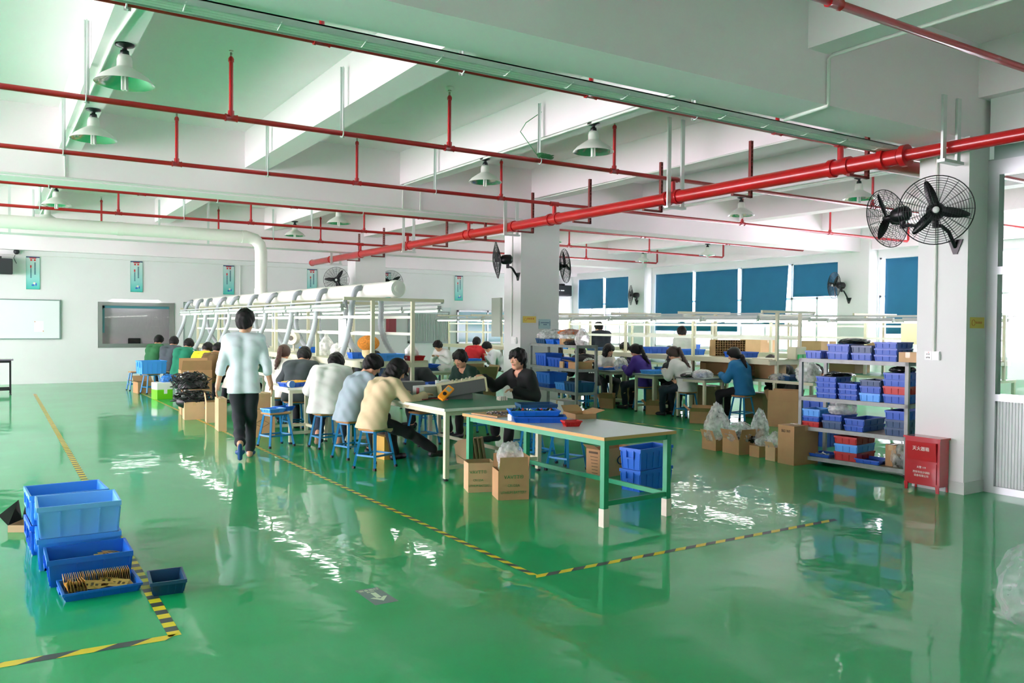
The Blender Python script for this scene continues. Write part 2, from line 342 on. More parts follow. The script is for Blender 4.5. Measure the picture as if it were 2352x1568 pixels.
# dome lamps
SHADE = mat('enamel_shade', '#d9dcd4', .35); SHADEIN = mat('shade_reflector', '#dfe3dc', .18, .85)
CFL = mat('unlit_lamp_tube', '#f4f6f0', .3)
def make_lamp():
    t = thing('dome_lamp', '', 'lamp', (0,0,0))
    MB().lathe([(0,0),(.075,0),(.075,-.015),(.02,-.03),(.02,-.05),(.034,-.055),(.04,-.1),(.0,-.1)], 14).build('holder', BLACK, t)
    MB().lathe([(0,-.095),(.05,-.095),(.06,-.13),(.062,-.19),(.075,-.2),(.13,-.235),(.19,-.275),(.235,-.325),(.237,-.33)], 28).build('lamp_shade', SHADE, t)
    MB().lathe([(.055,-.195),(.125,-.245),(.185,-.285),(.23,-.33),(.237,-.33)], 28).build('reflector', SHADEIN, t)
    m = MB()
    for k in range(4):
        a = k*PI/2+.4; m.tube([(.02*math.cos(a),.02*math.sin(a),-.2),(.02*math.cos(a),.02*math.sin(a),-.385)], .011, 8)
    m.tube([(0,0,-.19),(0,0,-.24)], .03, 10).build('bulb', CFL, t)
    return t
lamp0 = make_lamp()
LAMPS = [((.95,7.6),'big dome lamp on the leftmost beam, nearest to us'),((.95,10.1),'dome lamp on the leftmost beam, second one back'),((.95,16.2),'dome lamp on the leftmost beam just beyond the middle beam'),
 ((.95,18.9),'dome lamp on the leftmost beam half hidden by the white duct'),((5.85,7.5),'dome lamp on the third beam, above the coil of green wire'),((5.85,9.95),'dome lamp on the third beam left of the middle column'),
 ((5.85,15.7),'dome lamp on the third beam beyond the middle beam'),((5.85,18.5),'farthest dome lamp on the third beam, above the fan'),((11.35,7.88),'dome lamp left of the twin fans on the near column'),
 ((11.35,10.24),'dome lamp over the blue jacket worker'),((16.95,16.5),'dome lamp before the wide window blinds'),((16.95,19.2),'dome lamp above the window nearest the back wall'),
 ((11.35,16.1),'dome lamp peeping past the middle column'),((16.95,9.6),'dome lamp seen through the glass partition')]
for i, ((x,y), lab) in enumerate(LAMPS):
    o = lamp0 if i == 0 else copy_tree(lamp0, None)
    o.location = (x,y,3.98); o['label'] = lab; o['group'] = 'dome lamps under the beams'
# conduits
def conduit(path, label, r=.011):
    o = MB().tube(path, r, 6).build('conduit', COND); return tag(o, label, 'conduit')
conduit([(1.0,5.1,3.97),(.86,7.5,3.97),(.84,12.4,3.97),(.84,12.58,3.96),(.84,12.58,3.6)], 'thin white conduit along the leftmost beam to its lamps', .013)
conduit([(-1,12.585,3.58),(8.2,12.585,3.58)], 'thin white conduit along the lower edge of the middle beam', .014)
conduit([(.9,13.2,3.97),(.9,20.5,3.97)], 'thin white conduit along the leftmost beam beyond the middle beam')
conduit([(5.8,5.1,3.97),(5.8,12.5,3.97),(5.8,12.57,3.9),(5.8,12.57,3.58)], 'thin white conduit along the third beam to its lamps', .013)
conduit([(6.12,12.57,3.9),(6.12,12.57,3.58)], 'short white conduit down the middle beam face')
conduit([(8.3,5.05,3.97),(8.5,12.5,3.97)], 'thin white conduit along the beam above the columns', .013)
conduit([(11.2,5.05,3.97),(11.2,12.5,3.97)], 'thin white conduit along the beam above the blue jacket worker', .013)
conduit([(6.03,-2,3.965),(6.03,4.46,3.965),(6.01,4.48,3.93),(6.01,4.48,3.56),(6.02,4.49,3.54),(6.09,5.0,3.535)], 'white conduit down the front beam and under it', .016)
conduit([(-6,24.97,3.38),(16,24.97,3.36)], 'grey cable run high along the back wall', .009)
conduit([(8.155,4.77,3.4),(8.155,4.77,1.42)], 'white conduit down the near column to the socket', .016)
conduit([(8.155,12.86,3.4),(8.155,12.86,1.45)], 'grey conduit down the middle column', .014)
conduit([(5.9,24.97,3.4),(6.25,24.97,3.35),(6.25,24.97,1.3)], 'white conduit down the back wall beside the vertical duct', .016)
t = thing('cable_tray', 'white cable tray with conduits along the deep front beam', 'cable tray', (0,5.1,3.5))
MB().box(-6.5,8.1,-.02,.16,.04,.05).box(-6.5,8.1,-.02,-.015,.0,.05).box(-6.5,8.1,.155,.16,0,.05).build('tray', mat('tray_metal','#b9cdc4',.45,.3), t)
for k in range(3): MB().tube([(-6.5,.02+.045*k,.012),(8.1,.02+.045*k,.012)], .016, 8).build('tray_conduit', COND, t)
for k in range(14): MB().tube([(.4+k*.56,-.03,.01),(.4+k*.56,.06,-.012),(.43+k*.56,.17,.02)], .004, 5).build('cable_tie', COND, t)
o = MB().lathe([(0,0),(.05,0),(.055,-.02),(.04,-.045),(.03,-.06),(0,-.06)], 16).build('smoke_detector', COND, None, (4.68,8.82,4.52)); tag(o, 'small white smoke detector on the ceiling', 'detector')
m = MB()
for k in range(14):
    a0 = random.random()*6; rr = .05+.03*random.random(); zz = random.random()*.04
    m.tube([(rr*1.7*math.cos(a0+j*PI/8)+random.random()*.01, rr*.6*math.sin(a0+j*PI/8), zz+.008*math.sin(j)) for j in range(17)], .004, 5)
o = m.build('wire_coil', mat('green_wire','#3f8f57',.5), None, (5.75,8.33,3.71)); tag(o, 'coil of green wire lying on a red sprinkler pipe', 'wire')
MB().tube([(-.1,0,.0),(-.16,.02,.08),(-.3,.1,.3),(-.22,.1,.42),(.06,.1,.62)], .005, 5).build('loose_wire_end', mat('green_wire','#3f8f57'), o)

# exhaust duct
t = thing('exhaust_duct', 'white exhaust duct crossing under the ceiling and dropping to the hood pipe', 'duct', (4.62,16.8,2.15))
MB().tube([(-11,0,1.23),(-.28,0,1.23),(-.12,0,1.19),(-.03,0,1.09),(0,0,.95),(0,0,.1)], .12, 18).build('duct_run', PVC, t)
for x in (-5.6,-2.6,-.34): MB().tube([(x-.05,0,1.23),(x+.05,0,1.23)], .128, 18).build('duct_collar', PVC, t)
MB().tube([(0,0,.08),(0,0,.2)], .128, 18).build('duct_collar', PVC, t)
for x in (-4.35,-1.0): MB().box(x-.02,x+.02,.125,.14,1.05,2.3).build('hanger_strip', GALV, t)
DX0, DX1 = 4.87, 4.47
ang = math.atan2(DX0-DX1, 11.7)
t = thing('hood_pipe', 'fat white exhaust pipe with a stepped end cap above the long bench', 'duct', (DX0,10.7,2.155), ang)
MB().tube([(0,.06,0),(0,11.8,0)], .115, 20).build('pipe_body', PVC, t)
MB().tube([(0,.14,0),(0,.06,0),(0,.0,0),(0,-.02,0)], [.128,.128,.122,.115], 20).tube([(0,-.02,0),(0,-.03,0)], .06, 16).tube([(0,-.03,0),(0,-.034,0)], .045, 16).build('end_cap', PVC, t)
HOSE = mat('grey_flexible_hose', '#a4acb1', .55)
def hose(path, label):
    P = [Vector(p) for p in path]; pts = []; rs = []
    for i in range(len(P)-1):
        p0, p1, p2, p3 = P[max(i-1,0)], P[i], P[i+1], P[min(i+2,len(P)-1)]
        for k in range(14):
            u = k/14; pts.append(.5*((2*p1)+(p2-p0)*u+(2*p0-5*p1+4*p2-p3)*u*u+(3*p1-p0-3*p2+p3)*u**3))
    pts.append(P[-1]); rs = [.046 if k % 2 else .04 for k in range(len(pts))]
    return tag(MB().tube(pts, rs, 10).build('flexible_hose', HOSE), label, 'hose', 'grey extraction hoses of the bench')
for k, y in enumerate((11.7,13.1,14.3,15.6,16.8,18.1,19.1,20.3,21.15,22.2)):
    xd = 4.87-(y-10.7)*.0343; j = (random.random()-.5)*.34
    hose([(xd-.1,y,2.2),(xd-.2,y,2.16),(xd-.26,y+j,1.98),(xd-.3,y+j,1.66),(xd-.42,y+j*2-.1,1.32),(xd-.62,y+j*2-.25,.98)], 'grey extraction hose curving down to the left side of the long bench')
    hose([(xd+.1,y,2.2),(xd+.18,y,2.1),(xd+.22,y-j,1.9),(xd+.22,y-j,1.6),(xd+.34,y-j,1.3),(xd+.56,y-j-.1,.98)], 'grey extraction hose curving down to the right side of the long bench')

# wall fans
def fan(br, outn, ctr, face, label, roll=.3, r=.33, rings=13):
    br = Vector(br); t = thing('wall_fan', label, 'fan', br, 0, 'black wall fans')
    c = Vector(ctr)-br; f = Vector(face).normalized(); outn = Vector(outn)
    up = Vector((0,0,1)); sx = up.cross(f).normalized(); sy = f.cross(sx).normalized()
    FM = Matrix(((sx.x,sy.x,f.x,c.x),(sx.y,sy.y,f.y,c.y),(sx.z,sy.z,f.z,c.z),(0,0,0,1)))
    side = up.cross(outn).normalized()
    a = outn*.012
    MB().prism([a*.1+side*.075+up*.045, a*.1-side*.075+up*.045, a*.1-side*.02-up*.1, a*.1+side*.02-up*.1], outn*.014).build('wall_bracket', BLACK, t)
    mot = c-f*.2
    piv = mot-up*.13
    MB().tube([outn*.01-up*.03, outn*.06+up*.03, outn*.12+up*.09+(piv-outn*piv.dot(outn))*.15, piv*.7+Vector((0,0,(piv.z)*.25)), piv], .019, 10).build('arm', BLACK, t)
    MB().tube([piv-up*.03, mot], .03, 10).build('pivot', BLACK, t)
    MB().lathe([(0,-.29),(.05,-.285),(.085,-.25),(.09,-.16),(.08,-.1),(.05,-.07),(0,-.065)], 18, FM).build('motor', BLACK, t)
    g = MB()
    for k in range(rings):
        q = .06+(r-.06)*k/(rings-1); dz = .075*math.cos(q/r*PI/2)
        for s in (1,-1): g.tube([FM @ Vector((q*math.cos(2*PI*j/40), q*math.sin(2*PI*j/40), s*dz)) for j in range(40)], .0022 if k < rings-1 else .006, 3, closed=True)
    for k in range(20):
        an = 2*PI*k/20
        for s in (1,-1): g.tube([FM @ Vector((q*math.cos(an), q*math.sin(an), s*.075*math.cos(q/r*PI/2))) for q in np.linspace(.04,r,7)], .0025, 3)
    g.build('guard', BLACKW, t)
    b = MB()
    for k in range(3):
        an = roll+k*2*PI/3; B = FM @ Matrix.Rotation(an, 4, 'Z'); vs = []; fs = []
        for i in range(9):
            u = i/8; q = .03+u*(r*.9-.03); w = .048*math.sin(PI*min(1,.25+u*.72))**.7+.004; tw = .5-.3*u
            for s in (-1,1): vs.append((q, s*w*math.cos(tw)+.012*u, s*w*math.sin(tw)*.6))
        for i in range(8): fs.append((2*i,2*i+1,2*i+3,2*i+2))
        bb = MB(); bb.add(vs, fs, True, B); o = bb.build('fan_blade', BLACK, t); sd = o.modifiers.new('s','SOLIDIFY'); sd.thickness = .004
    MB().lathe([(0,.045),(.034,.045),(.036,.03),(.036,-.06)], 16, FM).build('hub', BLACK, t)
    MB().lathe([(0,.052),(.03,.05),(.032,.044)], 16, FM).build('hub_badge', mat('white_badge','#eef0ee',.4), t)
    return t
fan((8.17,4.57,2.50), (-1,0,0), (7.72,4.52,2.80), (-.87,-.52,-.05), 'large black wall fan facing us on the near column', 1.85)
fan((8.4,4.965,2.62), (0,1,0), (8.6,5.6,2.9), (.12,.98,-.12), 'black wall fan behind the near column, half hidden by it', 1.1)
fan((8.17,12.67,2.57), (-1,0,0), (7.74,12.72,2.83), (-.9,.43,-.08), 'black wall fan seen edge-on left of the middle column', .4)
fan((9.03,12.85,2.55), (1,0,0), (9.4,12.9,2.81), (.93,-.3,.1), 'black wall fan on the right side of the middle column', 1.3)
fan((8.17,20.9,2.55), (-1,0,0), (7.62,20.6,2.80), (-.42,-.9,-.02), 'black wall fan facing us left of the farthest column', .95)
fan((9.03,20.95,2.5), (1,0,0), (9.28,20.85,2.80), (-.4,-.92,0), 'black wall fan partly behind the capped end of the hood pipe', .55)
fan((18.25,20.95,2.48), (-1,0,0), (17.85,20.8,2.68), (-.85,.52,0), 'black wall fan on the pilaster between the blue blinds', .5)
fan((18.25,12.9,2.37), (-1,0,0), (17.85,13.05,2.72), (-.9,.44,0), 'black wall fan on the pilaster beside the shortest blind', .8)
# speakers, cameras
SPK = mat('black_speaker', '#22282b', .6)
for loc, lab in (((.1,24.75,3.05),'black loudspeaker at the left end of the back wall'),((17.9,24.75,2.95),'black loudspeaker in the corner by the windows')):
    t = thing('loudspeaker', lab, 'speaker', loc); MB().rbox(-.4,.36,-.15,.15,-.2,.2,.02).build('cabinet', SPK, t)
    MB().box(-.02,.12,-.02,.2,.2,.26).build('bracket', BLACK, t)
    MB().box(-.3,-.2,-.153,-.15,-.02,.02).box(-.16,.0,-.153,-.15,-.02,.02).build('badge', mat('white_badge','#eef0ee'), t)
for loc, lab in (((.55,24.9,3.45),'small black security camera above the loudspeaker'),((10.53,24.9,3.5),'small black security camera right of the farthest column')):
    t = thing('security_camera', lab, 'camera', loc); MB().ball((0,0,0),(.07,.07,.07)).build('dome', SPK, t); MB().tube([(0,.1,-.03),(0,.02,-.02)],.03,8).tube([(-.02,.09,-.05),(-.06,.09,-.16),(.0,.08,-.3)],.008,6).build('cable', SPK, t)
# ---------------------------------------------------------------- furniture
CREAM = mat('cream_steel_paint', '#d2d1b4', .4); RAILW = mat('white_rail', '#e6e8dc', .35)
GREENTOP = mat('green_bench_mat', '#177a55', .45); GREENSTEEL = mat('green_steel_paint', '#149163', .4, noise=.1, nscale=6)
GREYTOP = mat('grey_laminate', '#b9c6ca', .3, noise=.05, nscale=3); PLYEDGE = mat('plywood_edge', '#c39a5c', .6)
TUBE_ON = mat('lit_fluorescent_tube', '#fdfff6', .4, emit=7.0); HOUS = mat('lamp_housing', '#bcc6c0', .4)
WOODSEAT = mat('wood_stool_seat', '#c58f57', .45, noise=.12, nscale=5); STOOLBLUE = mat('blue_stool_steel', '#1580b8', .35); RUBBER = mat('black_rubber', '#15181a', .7)
GREYSTEEL = mat('grey_rack_steel', '#8f9592', .5, .3, noise=.15, nscale=12); RACKBOARD = mat('rack_board', '#8d7f6a', .6, noise=.15, nscale=5)
def zone(lab, path, w, pitch=.16, slant=.5):
    # hazard tape: alternating yellow and dark stripes of one flat tape
    a = Vector((*path[0],0)); b = Vector((*path[1],0)); d = (b-a); L = d.length; d.normalize(); n = Vector((-d.y,d.x,0))*w/2
    mb = MB(); s = 0.
    q = lambda x, sg: a+d*min(max(x+sg*slant*w/2,0),L)+n*sg
    while s < L:
        e = min(s+pitch/2, L); mb.poly([q(s,-1), q(e,-1), q(e,1), q(s,1)]); s = e
    o = mb.build('hazard_tape', mat('yellow_tape','#ecd520',.4), None, (0,0,.0012)); o.data.materials.append(mat('dark_tape','#3a4347',.4))
    for p in o.data.polygons: p.material_index = p.index % 2
    tag(o, lab, 'tape')
zone('striped hazard tape beside the blue crates, running to the back', ((.81,4.56),(.82,21.5)), .065, .15, 0)
zone('striped hazard tape across the lower left corner of the floor', ((-1.0,4.66),(.82,4.55)), .07, .33, 1.6)
zone('striped hazard tape running along the long bench', ((3.02,4.45),(2.92,21.5)), .05, .16, 1.2)
zone('striped hazard tape in front of the green table', ((3.0,4.43),(6.15,4.43)), .055, .21, 1.2)
zone('faint yellow hazard tape by the second bench', ((9.0,12.2),(9.9,6.9)), .05, .4, 1.)
t = thing('floor_sign', 'dark grey floor sign with a white arrow and lettering', 'sign', (1.965,4.61,.001))
MB().poly([(-.075,.155,0),(-.07,-.155,0),(.08,-.155,0),(.07,.15,0)]).build('sign_sheet', mat('grey_sign_sheet','#6f8784',.4), t)
SIGNW = mat('pale_sign_print', '#dcebcf', .5)
MB().poly([(-.012,.06,.0008),(-.012,-.04,.0008),(.022,-.04,.0008),(.022,.06,.0008)]).poly([(-.05,-.03,.0009),(.005,-.105,.0009),(.06,-.03,.0009),(.035,-.025,.0009),(.005,-.06,.0009),(-.025,-.025,.0009)]).build('arrow', SIGNW, t)
text('安全出口', .032, SIGNW, t, (0,.115,.001), (0,0,0)); text('EXIT', .026, SIGNW, t, (.0,.08,.001), (0,0,0))

def fluo(loc, label, L=1.22, group='lit fluorescent tubes over the benches'):
    t = thing('tube_light', label, 'lamp', loc, 0, group)
    MB().box(-.03,.03,-L/2,L/2,0,.04).prism([(-.075,-L/2,-.03),(-.03,-L/2,.005),(.03,-L/2,.005),(.075,-L/2,-.03),(.07,-L/2,-.03),(.0,-L/2,.0),(-.07,-L/2,-.03)],(0,L,0)).build('housing', HOUS, t)
    MB().tube([(0,-L/2+.03,-.035),(0,L/2-.03,-.035)], .016, 8).build('lit_tube', TUBE_ON, t)
    for s in (-1,1): MB().box(-.02,.02,s*(L/2-.015)-.015,s*(L/2-.015)+.015,-.055,.0).build('end_holder', HOUS, t)
    return t
def bench_line(name_lab, x0, xa, xb, x1, y0, y1, npost, zc, ztop, rails, shelf_z, top_y0, tubelab, ntube, shelf_x=None, wx=0.):
    t = thing('assembly_bench', name_lab, 'workbench', (x0,y0,0)); W = x1-x0; L = y1-y0; a = xa-x0; b = xb-x0
    ys = [L*i/(npost-1) for i in range(npost)]
    for y in ys:
        for x in (a,b): MB().box(x-.025,x+.025,y-.025,y+.025,ztop,zc).build('post', CREAM, t)
        MB().box(0,W,y-.02,y+.02,zc,zc+.045).build('canopy_arm', CREAM, t)
        for x in (wx+.06,W-.06): MB().box(x-.025,x+.025,y-.025,y+.025,0,ztop-.04).build('leg', CREAM, t)
    for x in (a,b):
        for z in rails: MB().box(x-.014,x+.014,0,L,z-.02,z+.02).build('rail', RAILW, t)
    sx0, sx1 = shelf_x or (a-.2, b+.2)
    MB().box(sx0,sx1,0,L,shelf_z-.02,shelf_z).box(sx0-.004,sx0+.01,0,L,shelf_z-.085,shelf_z+.005).box(sx1-.01,sx1+.004,0,L,shelf_z-.085,shelf_z+.005).build('shelf', CREAM, t)
    for y in ys: MB().box(sx0,sx1,y-.02,y+.02,shelf_z-.09,shelf_z-.021).build('shelf_bracket', CREAM, t)
    MB().box(wx,W,top_y0-y0,L,ztop-.04,ztop).build('worktop', GREENTOP, t)
    MB().box(wx-.012,wx,top_y0-y0,L,ztop-.045,ztop+.003).box(W,W+.012,top_y0-y0,L,ztop-.045,ztop+.003).box(wx-.012,W+.012,top_y0-y0-.012,top_y0-y0,ztop-.045,ztop+.003).build('worktop_edge', CREAM, t)
    for x in (.02,W-.02): MB().box(x-.02,x+.02,.0,L,zc-.02,zc).build('canopy_beam', HOUS, t)
    for s, x in ((0,x0+.02),(1,x1-.02)):
        for k in range(ntube):
            fluo((x, y0+.7+(L-1.3)*k/(ntube-1), zc-.09), 'lit tube light under the canopy, '+tubelab[s], min(1.22,(L-1.3)/(ntube-1)-.06))
    return t
bench_line('long cream assembly bench with exhaust hoses and a lit canopy', 4.1, 4.53, 5.15, 5.65, 10.8, 22.4, 6, 1.98, .76, (1.755,1.51), 1.12, 10.35, ('aisle side of the long bench','far side of the long bench'), 9, (.25,1.3))
bench_line('second cream assembly bench with a lit canopy behind the middle column', 11.1, 11.5, 12.1, 12.5, 9.53, 21.6, 7, 1.9, .74, (1.69,1.45), 1.09, 8.7, ('near side of the second bench','far side of the second bench'), 9, None, .3)
bench_line('third cream assembly bench with a lit canopy by the windows', 14.2, 14.6, 15.2, 15.6, 7.6, 21.6, 7, 1.9, .74, (1.69,1.45), 1.09, 7.6, ('near side of the third bench','window side of the third bench'), 10)
def table(name, lab, loc, rotz, W, D, h, topm, legm, edgem, th=.03, lw=.045, low=.18, legs=True, feet=None, sides=True):
    t = thing(name, lab, 'table', loc, rotz)
    MB().rbox(0,W,0,D,h-th,h,.004).build('tabletop', topm, t)
    MB().box(-.006,W+.006,-.006,0,h-th,h-.001).box(-.006,W+.006,D,D+.006,h-th,h-.001).box(-.006,0,0,D,h-th,h-.001).box(W,W+.006,0,D,h-th,h-.001).build('table_edge', edgem, t)
    i = .05; m = MB()
    for y in (i,D-i): m.box(i,W-i,y-.015,y+.015,h-th-.05,h-th)
    for x in (i,W-i): m.box(x-.015,x+.015,i,D-i,h-th-.05,h-th)
    m.build('apron', legm, t)
    for x in (i,W-i):
        for y in (i,D-i):
            lg = MB().box(x-lw/2,x+lw/2,y-lw/2,y+lw/2,.025 if not feet else .0,h-th).build('leg', legm, t)
            if feet: MB().box(x-lw/2-.006,x+lw/2+.006,y-lw/2-.006,y+lw/2+.006,.0,.15).build('taped_foot', feet, lg)
            else: MB().tube([(x,y,0),(x,y,.012),(x,y,.014),(x,y,.03)],[.026,.024,.01,.01],10).build('levelling_foot', RUBBER, lg)
    m = MB()
    for y in (i,D-i): m.box(i,W-i,y-.014,y+.014,low-.02,low+.02)
    if sides: m.box(W-i-.014,W-i+.014,i,D-i,low-.02,low+.02)
    m.build('stretcher', legm, t)
    return t
table('work_table', 'green steel work table with a grey top, standing nearest to us', (4.20,5.2,0), math.radians(3.2), .83, 2.15, .745, GREYTOP, GREENSTEEL, PLYEDGE, .028, .05, .19, feet=mat('masking_tape','#d8d0c0',.5,.1))
table('work_table', 'cream steel table with a green mat top at the near end of the long bench', (4.0,7.6,0), math.radians(1.5), 1.3, 2.7, .77, GREENTOP, CREAM, RAILW, .03, .05, .14)
table('side_table', 'small cream side table carrying the tray of yellow parts', (3.4,11.02,0), 0, .6, .95, .77, mat('pale_table_top','#ddd6c2',.5), CREAM, RAILW, .03, .045, .15)
table('side_table', 'small grey green side table between the white blouse and purple workers', (10.6,12.95,0), 0, .5, .8, .74, mat('grey_green_top','#8fa397',.4), CREAM, GREYSTEEL, .03, .045, .12)
table('side_table', 'small grey green side table in front of the white hoodie worker', (10.5,11.55,0), 0, .6, .6, .74, mat('grey_green_top','#8fa397'), CREAM, GREYSTEEL, .03, .045, .12)
table('side_table', 'small grey green side table in front of the blue jacket worker', (10.55,10.3,0), 0, .55, .75, .74, mat('grey_green_top','#8fa397'), CREAM, GREYSTEEL, .03, .045, .12)
table('side_table', 'small cream table with navy trays behind the dark green pullover worker', (6.7,14.0,0), 0, 1.0, .7, .76, mat('pale_table_top','#ddd6c2'), CREAM, RAILW, .03, .045, .12)
table('desk', 'white topped desk cut off by the left edge of the photo', (-1.1,21.4,0), 0, 1.5, .65, .8, mat('white_desk_top','#e8ece8',.4), BLACK, mat('purple_grey_edge','#6b6678',.5), .03, .03, .12)
def make_stool():
    t = thing('work_stool', '', 'stool', (0,0,0)); h = .46
    MB().rbox(-.16,.16,-.13,.13,h-.025,h,.012).build('seat', WOODSEAT, t)
    c = [(-1,-1),(1,-1),(1,1),(-1,1)]
    for sx,sy in c:
        lg = MB().bar((sx*.12,sy*.095,h-.025),(sx*.18,sy*.155,.02),.026).build('leg', STOOLBLUE, t)
        MB().bar((sx*.1805,sy*.1555,.03),(sx*.183,sy*.158,0),.03).build('rubber_foot', RUBBER, lg)
    for i in range(4):
        (ax,ay),(bx,by) = c[i], c[(i+1)%4]; MB().bar((ax*.161,ay*.136,.155),(bx*.161,by*.136,.155),.02).build('stretcher', STOOLBLUE, t)
    MB().box(-.13,.13,-.105,.105,h-.045,h-.026).build('seat_frame', STOOLBLUE, t)
    return t
stool0 = make_stool(); _first = [True]
def stool(x, y, rz, label):
    if _first[0]: o = stool0; _first[0] = False
    else: o = copy_tree(stool0, None)
    o.location = (x,y,0); o.rotation_euler = (0,0,rz); o['label'] = label; o['group'] = 'blue stools with wooden seats'; return o
for a in ((3.22,10.97,.25,'blue stool with blue trays on its wooden seat'),(3.78,10.55,.1,'blue stool under the white sweater worker'),(3.76,9.6,.3,'blue stool under the grey shirt worker'),
 (3.72,8.78,.45,'blue stool under the beige jacket worker'),(5.55,7.55,.3,'empty blue stool behind the green table, nearer the blue crates'),(5.52,8.12,.1,'empty blue stool behind the green table, beside the black jacket worker'),
 (5.85,8.85,0,'blue stool under the black jacket worker'),(5.0,10.15,.2,'blue stool pushed under the cream table'),(3.95,12.4,.1,'blue stool under the dark grey sweater worker'),(3.9,13.2,0,'blue stool under the worker with the long brown ponytail'),
 (11.12,9.95,.2,'blue stool under the blue jacket worker'),(10.95,12.3,.1,'blue stool under the purple jacket worker'),(10.75,10.95,.1,'blue stool under the white hoodie worker'),(3.12,20.5,.3,'blue stool carrying a blue crate by the back wall'),
 (2.95,21.6,.1,'blue stool with a bare seat behind the crate stool'),(11.05,13.85,0,'blue stool under the white blouse worker'),(10.25,14.1,.2,'blue stool under the worker with the white ponytail'),(10.05,13.0,.1,'blue stool under the printed black shirt worker'),
 (6.1,10.7,0,'blue stool under the dark green pullover worker'),(3.05,15.0,.4,'blue stool beside the pile of black cables'),(6.0,11.75,0,'blue stool under the worker with the hair bun')): stool(*a)
def rack(lab, loc, rotz, L, D, zs, h):
    t = thing('steel_rack', lab, 'shelf', loc, rotz)
    for x in (.02,L-.02):
        for y in (.02,D-.02):
            lg = MB().box(x-.02,x+.02,y-.02,y+.02,.04,h).build('post', GREYSTEEL, t)
            MB().tube([(x,y-.01,.03),(x,y+.01,.03)],.03,10).build('castor', RUBBER, lg)
    for z in zs:
        s = MB().box(.01,L-.01,.01,D-.01,z-.02,z).build('shelf', RACKBOARD, t)
        MB().box(0,L,0,.014,z-.045,z+.001).box(0,L,D-.014,D,z-.045,z+.001).box(0,.014,.0,D,z-.045,z+.001).box(L-.014,L,0,D,z-.045,z+.001).build('shelf_frame', GREYSTEEL, s)
    return t
RK = ((8.31,6.55), math.radians(-83.4))
rack('grey steel rack full of blue bins left of the near column', (*RK[0],0), RK[1], 1.33, .6, (.1,.455,.815,1.28), 1.28)
RK2 = ((8.27,12.42), math.radians(-98.2))
rack('grey steel rack with blue crates standing before the middle column', (*RK2[0],0), RK2[1], 1.77, .4, (.12,.56,.94,1.33), 1.33)
# fire box
t = thing('fire_box', 'red steel fire extinguisher cabinet against the near column', 'cabinet', (7.99,4.59,0), PI/2)   # local x runs along the column face, local y towards us
FR = mat('red_cabinet_paint','#b81c24',.25,coat=.5,noise=.08,nscale=4)
MB().box(0,.37,-.16,0,.06,.53).build('body', FR, t)
MB().box(-.012,.382,-.17,.016,.53,.55).build('lid', FR, t)
MB().prism([(.03,.004,.08),(.34,.004,.08),(.34,.004,.29),(.03,.004,.29)],(0,.006,0)).prism([(.03,.004,.31),(.34,.004,.31),(.34,.02,.5),(.03,.02,.5)],(0,.006,0)).build('door', FR, t)
for s in (0,.33):
    for v in (0,1): (MB().prism([(s,0,.0),(s+.03,0,.0),(s+.04,0,.075),(s,0,.075)],(0,.012,0)) if v else MB().box(s,s+.02,-.16,-.15,0,.07)).build('foot', FR, t)
LW = mat('white_print','#efe6e2',.5)
def fbtxt(s, size, z, dy): text(s, size, LW, t, (.185,dy,z), (PI/2,0,PI))
fbtxt('灭火器箱', .045, .43, .026); fbtxt('火警 119', .026, .24, .012); fbtxt('西安市白沙消防', .026, .19, .012); fbtxt('设备有限公司', .026, .155, .012)
# socket, notices on the columns
t = thing('wall_socket', 'white double wall socket on the near column', 'socket', (8.165,4.71,1.375))
MB().box(-.022,0,-.005,.15,-.045,.045).build('back_box', mat('white_plastic','#eef1ef',.4), t)
MB().box(-.028,-.022,.075,.148,-.042,.042).box(-.028,-.022,-.003,.07,-.042,.042).build('faceplate', mat('white_plastic','#eef1ef'), t)
m = MB()
for y,z in ((.1,.015),(.12,.015),(.11,-.018),(.095,-.02),(.125,-.02)): m.box(-.0295,-.028,y-.004,y+.004,z-.007,z+.007)
m.build('socket_holes', BLACK, t); MB().box(-.0295,-.028,.1,.108,.03,.036).build('pilot_light', mat('red_pilot','#e0323a'), t)
t = thing('wall_switch', 'small white switch box on the middle column', 'switch', (8.16,12.75,1.37)); MB().box(-.03,.0,-.08,.08,-.06,.06).build('back_box', mat('white_plastic','#eef1ef'), t); MB().box(-.036,-.03,-.05,.03,-.03,.03).build('rocker', mat('white_plastic','#eef1ef'), t)
YEL = mat('yellow_notice','#e9cf62',.5); ORP = mat('orange_print','#d98b3a',.5); BLP = mat('blue_print','#3a5a86',.5)
t = thing('wall_notice', 'yellow notice on the dim side of the near column', 'sign', (8.36,4.448,1.715)); MB().box(-.13,.13,-.004,0,-.055,.055).build('sheet', YEL, t)
m = MB(); m.tube([(-.075+.03*math.cos(k*.5),-.0055,.03*math.sin(k*.5)) for k in range(13)], .003, 4)
for k in range(4): m.box(-.03+.03*k,-.01+.03*k,-.006,-.004,-.01,.012)
m.build('print', ORP, t)
t = thing('wall_notice', 'yellow notice with orange print on the middle column', 'sign', (8.35,12.578,1.76)); MB().box(-.13,.16,-.004,0,-.06,.06).build('sheet', YEL, t)
m = MB(); m.tube([(-.075+.025*math.cos(k*.5),-.0055,.025*math.sin(k*.5)) for k in range(13)], .003, 4)
for k in range(4): m.box(-.03+.04*k,-.005+.04*k,-.006,-.004,.0,.03)
m.build('print', ORP, t)
t = thing('wall_notice', 'pale blue notice with dark brackets beside the yellow one', 'sign', (8.72,12.578,1.68)); MB().box(-.15,.12,-.003,0,-.09,.09).build('sheet', mat('pale_blue_sheet','#a9c9cf',.5), t)
m = MB(); m.box(-.14,-.132,-.005,-.003,-.03,.05); m.box(.1,.108,-.005,-.003,-.03,.05)
for k in range(7): m.box(-.1+.027*k,-.083+.027*k,-.005,-.003,.015,.032)
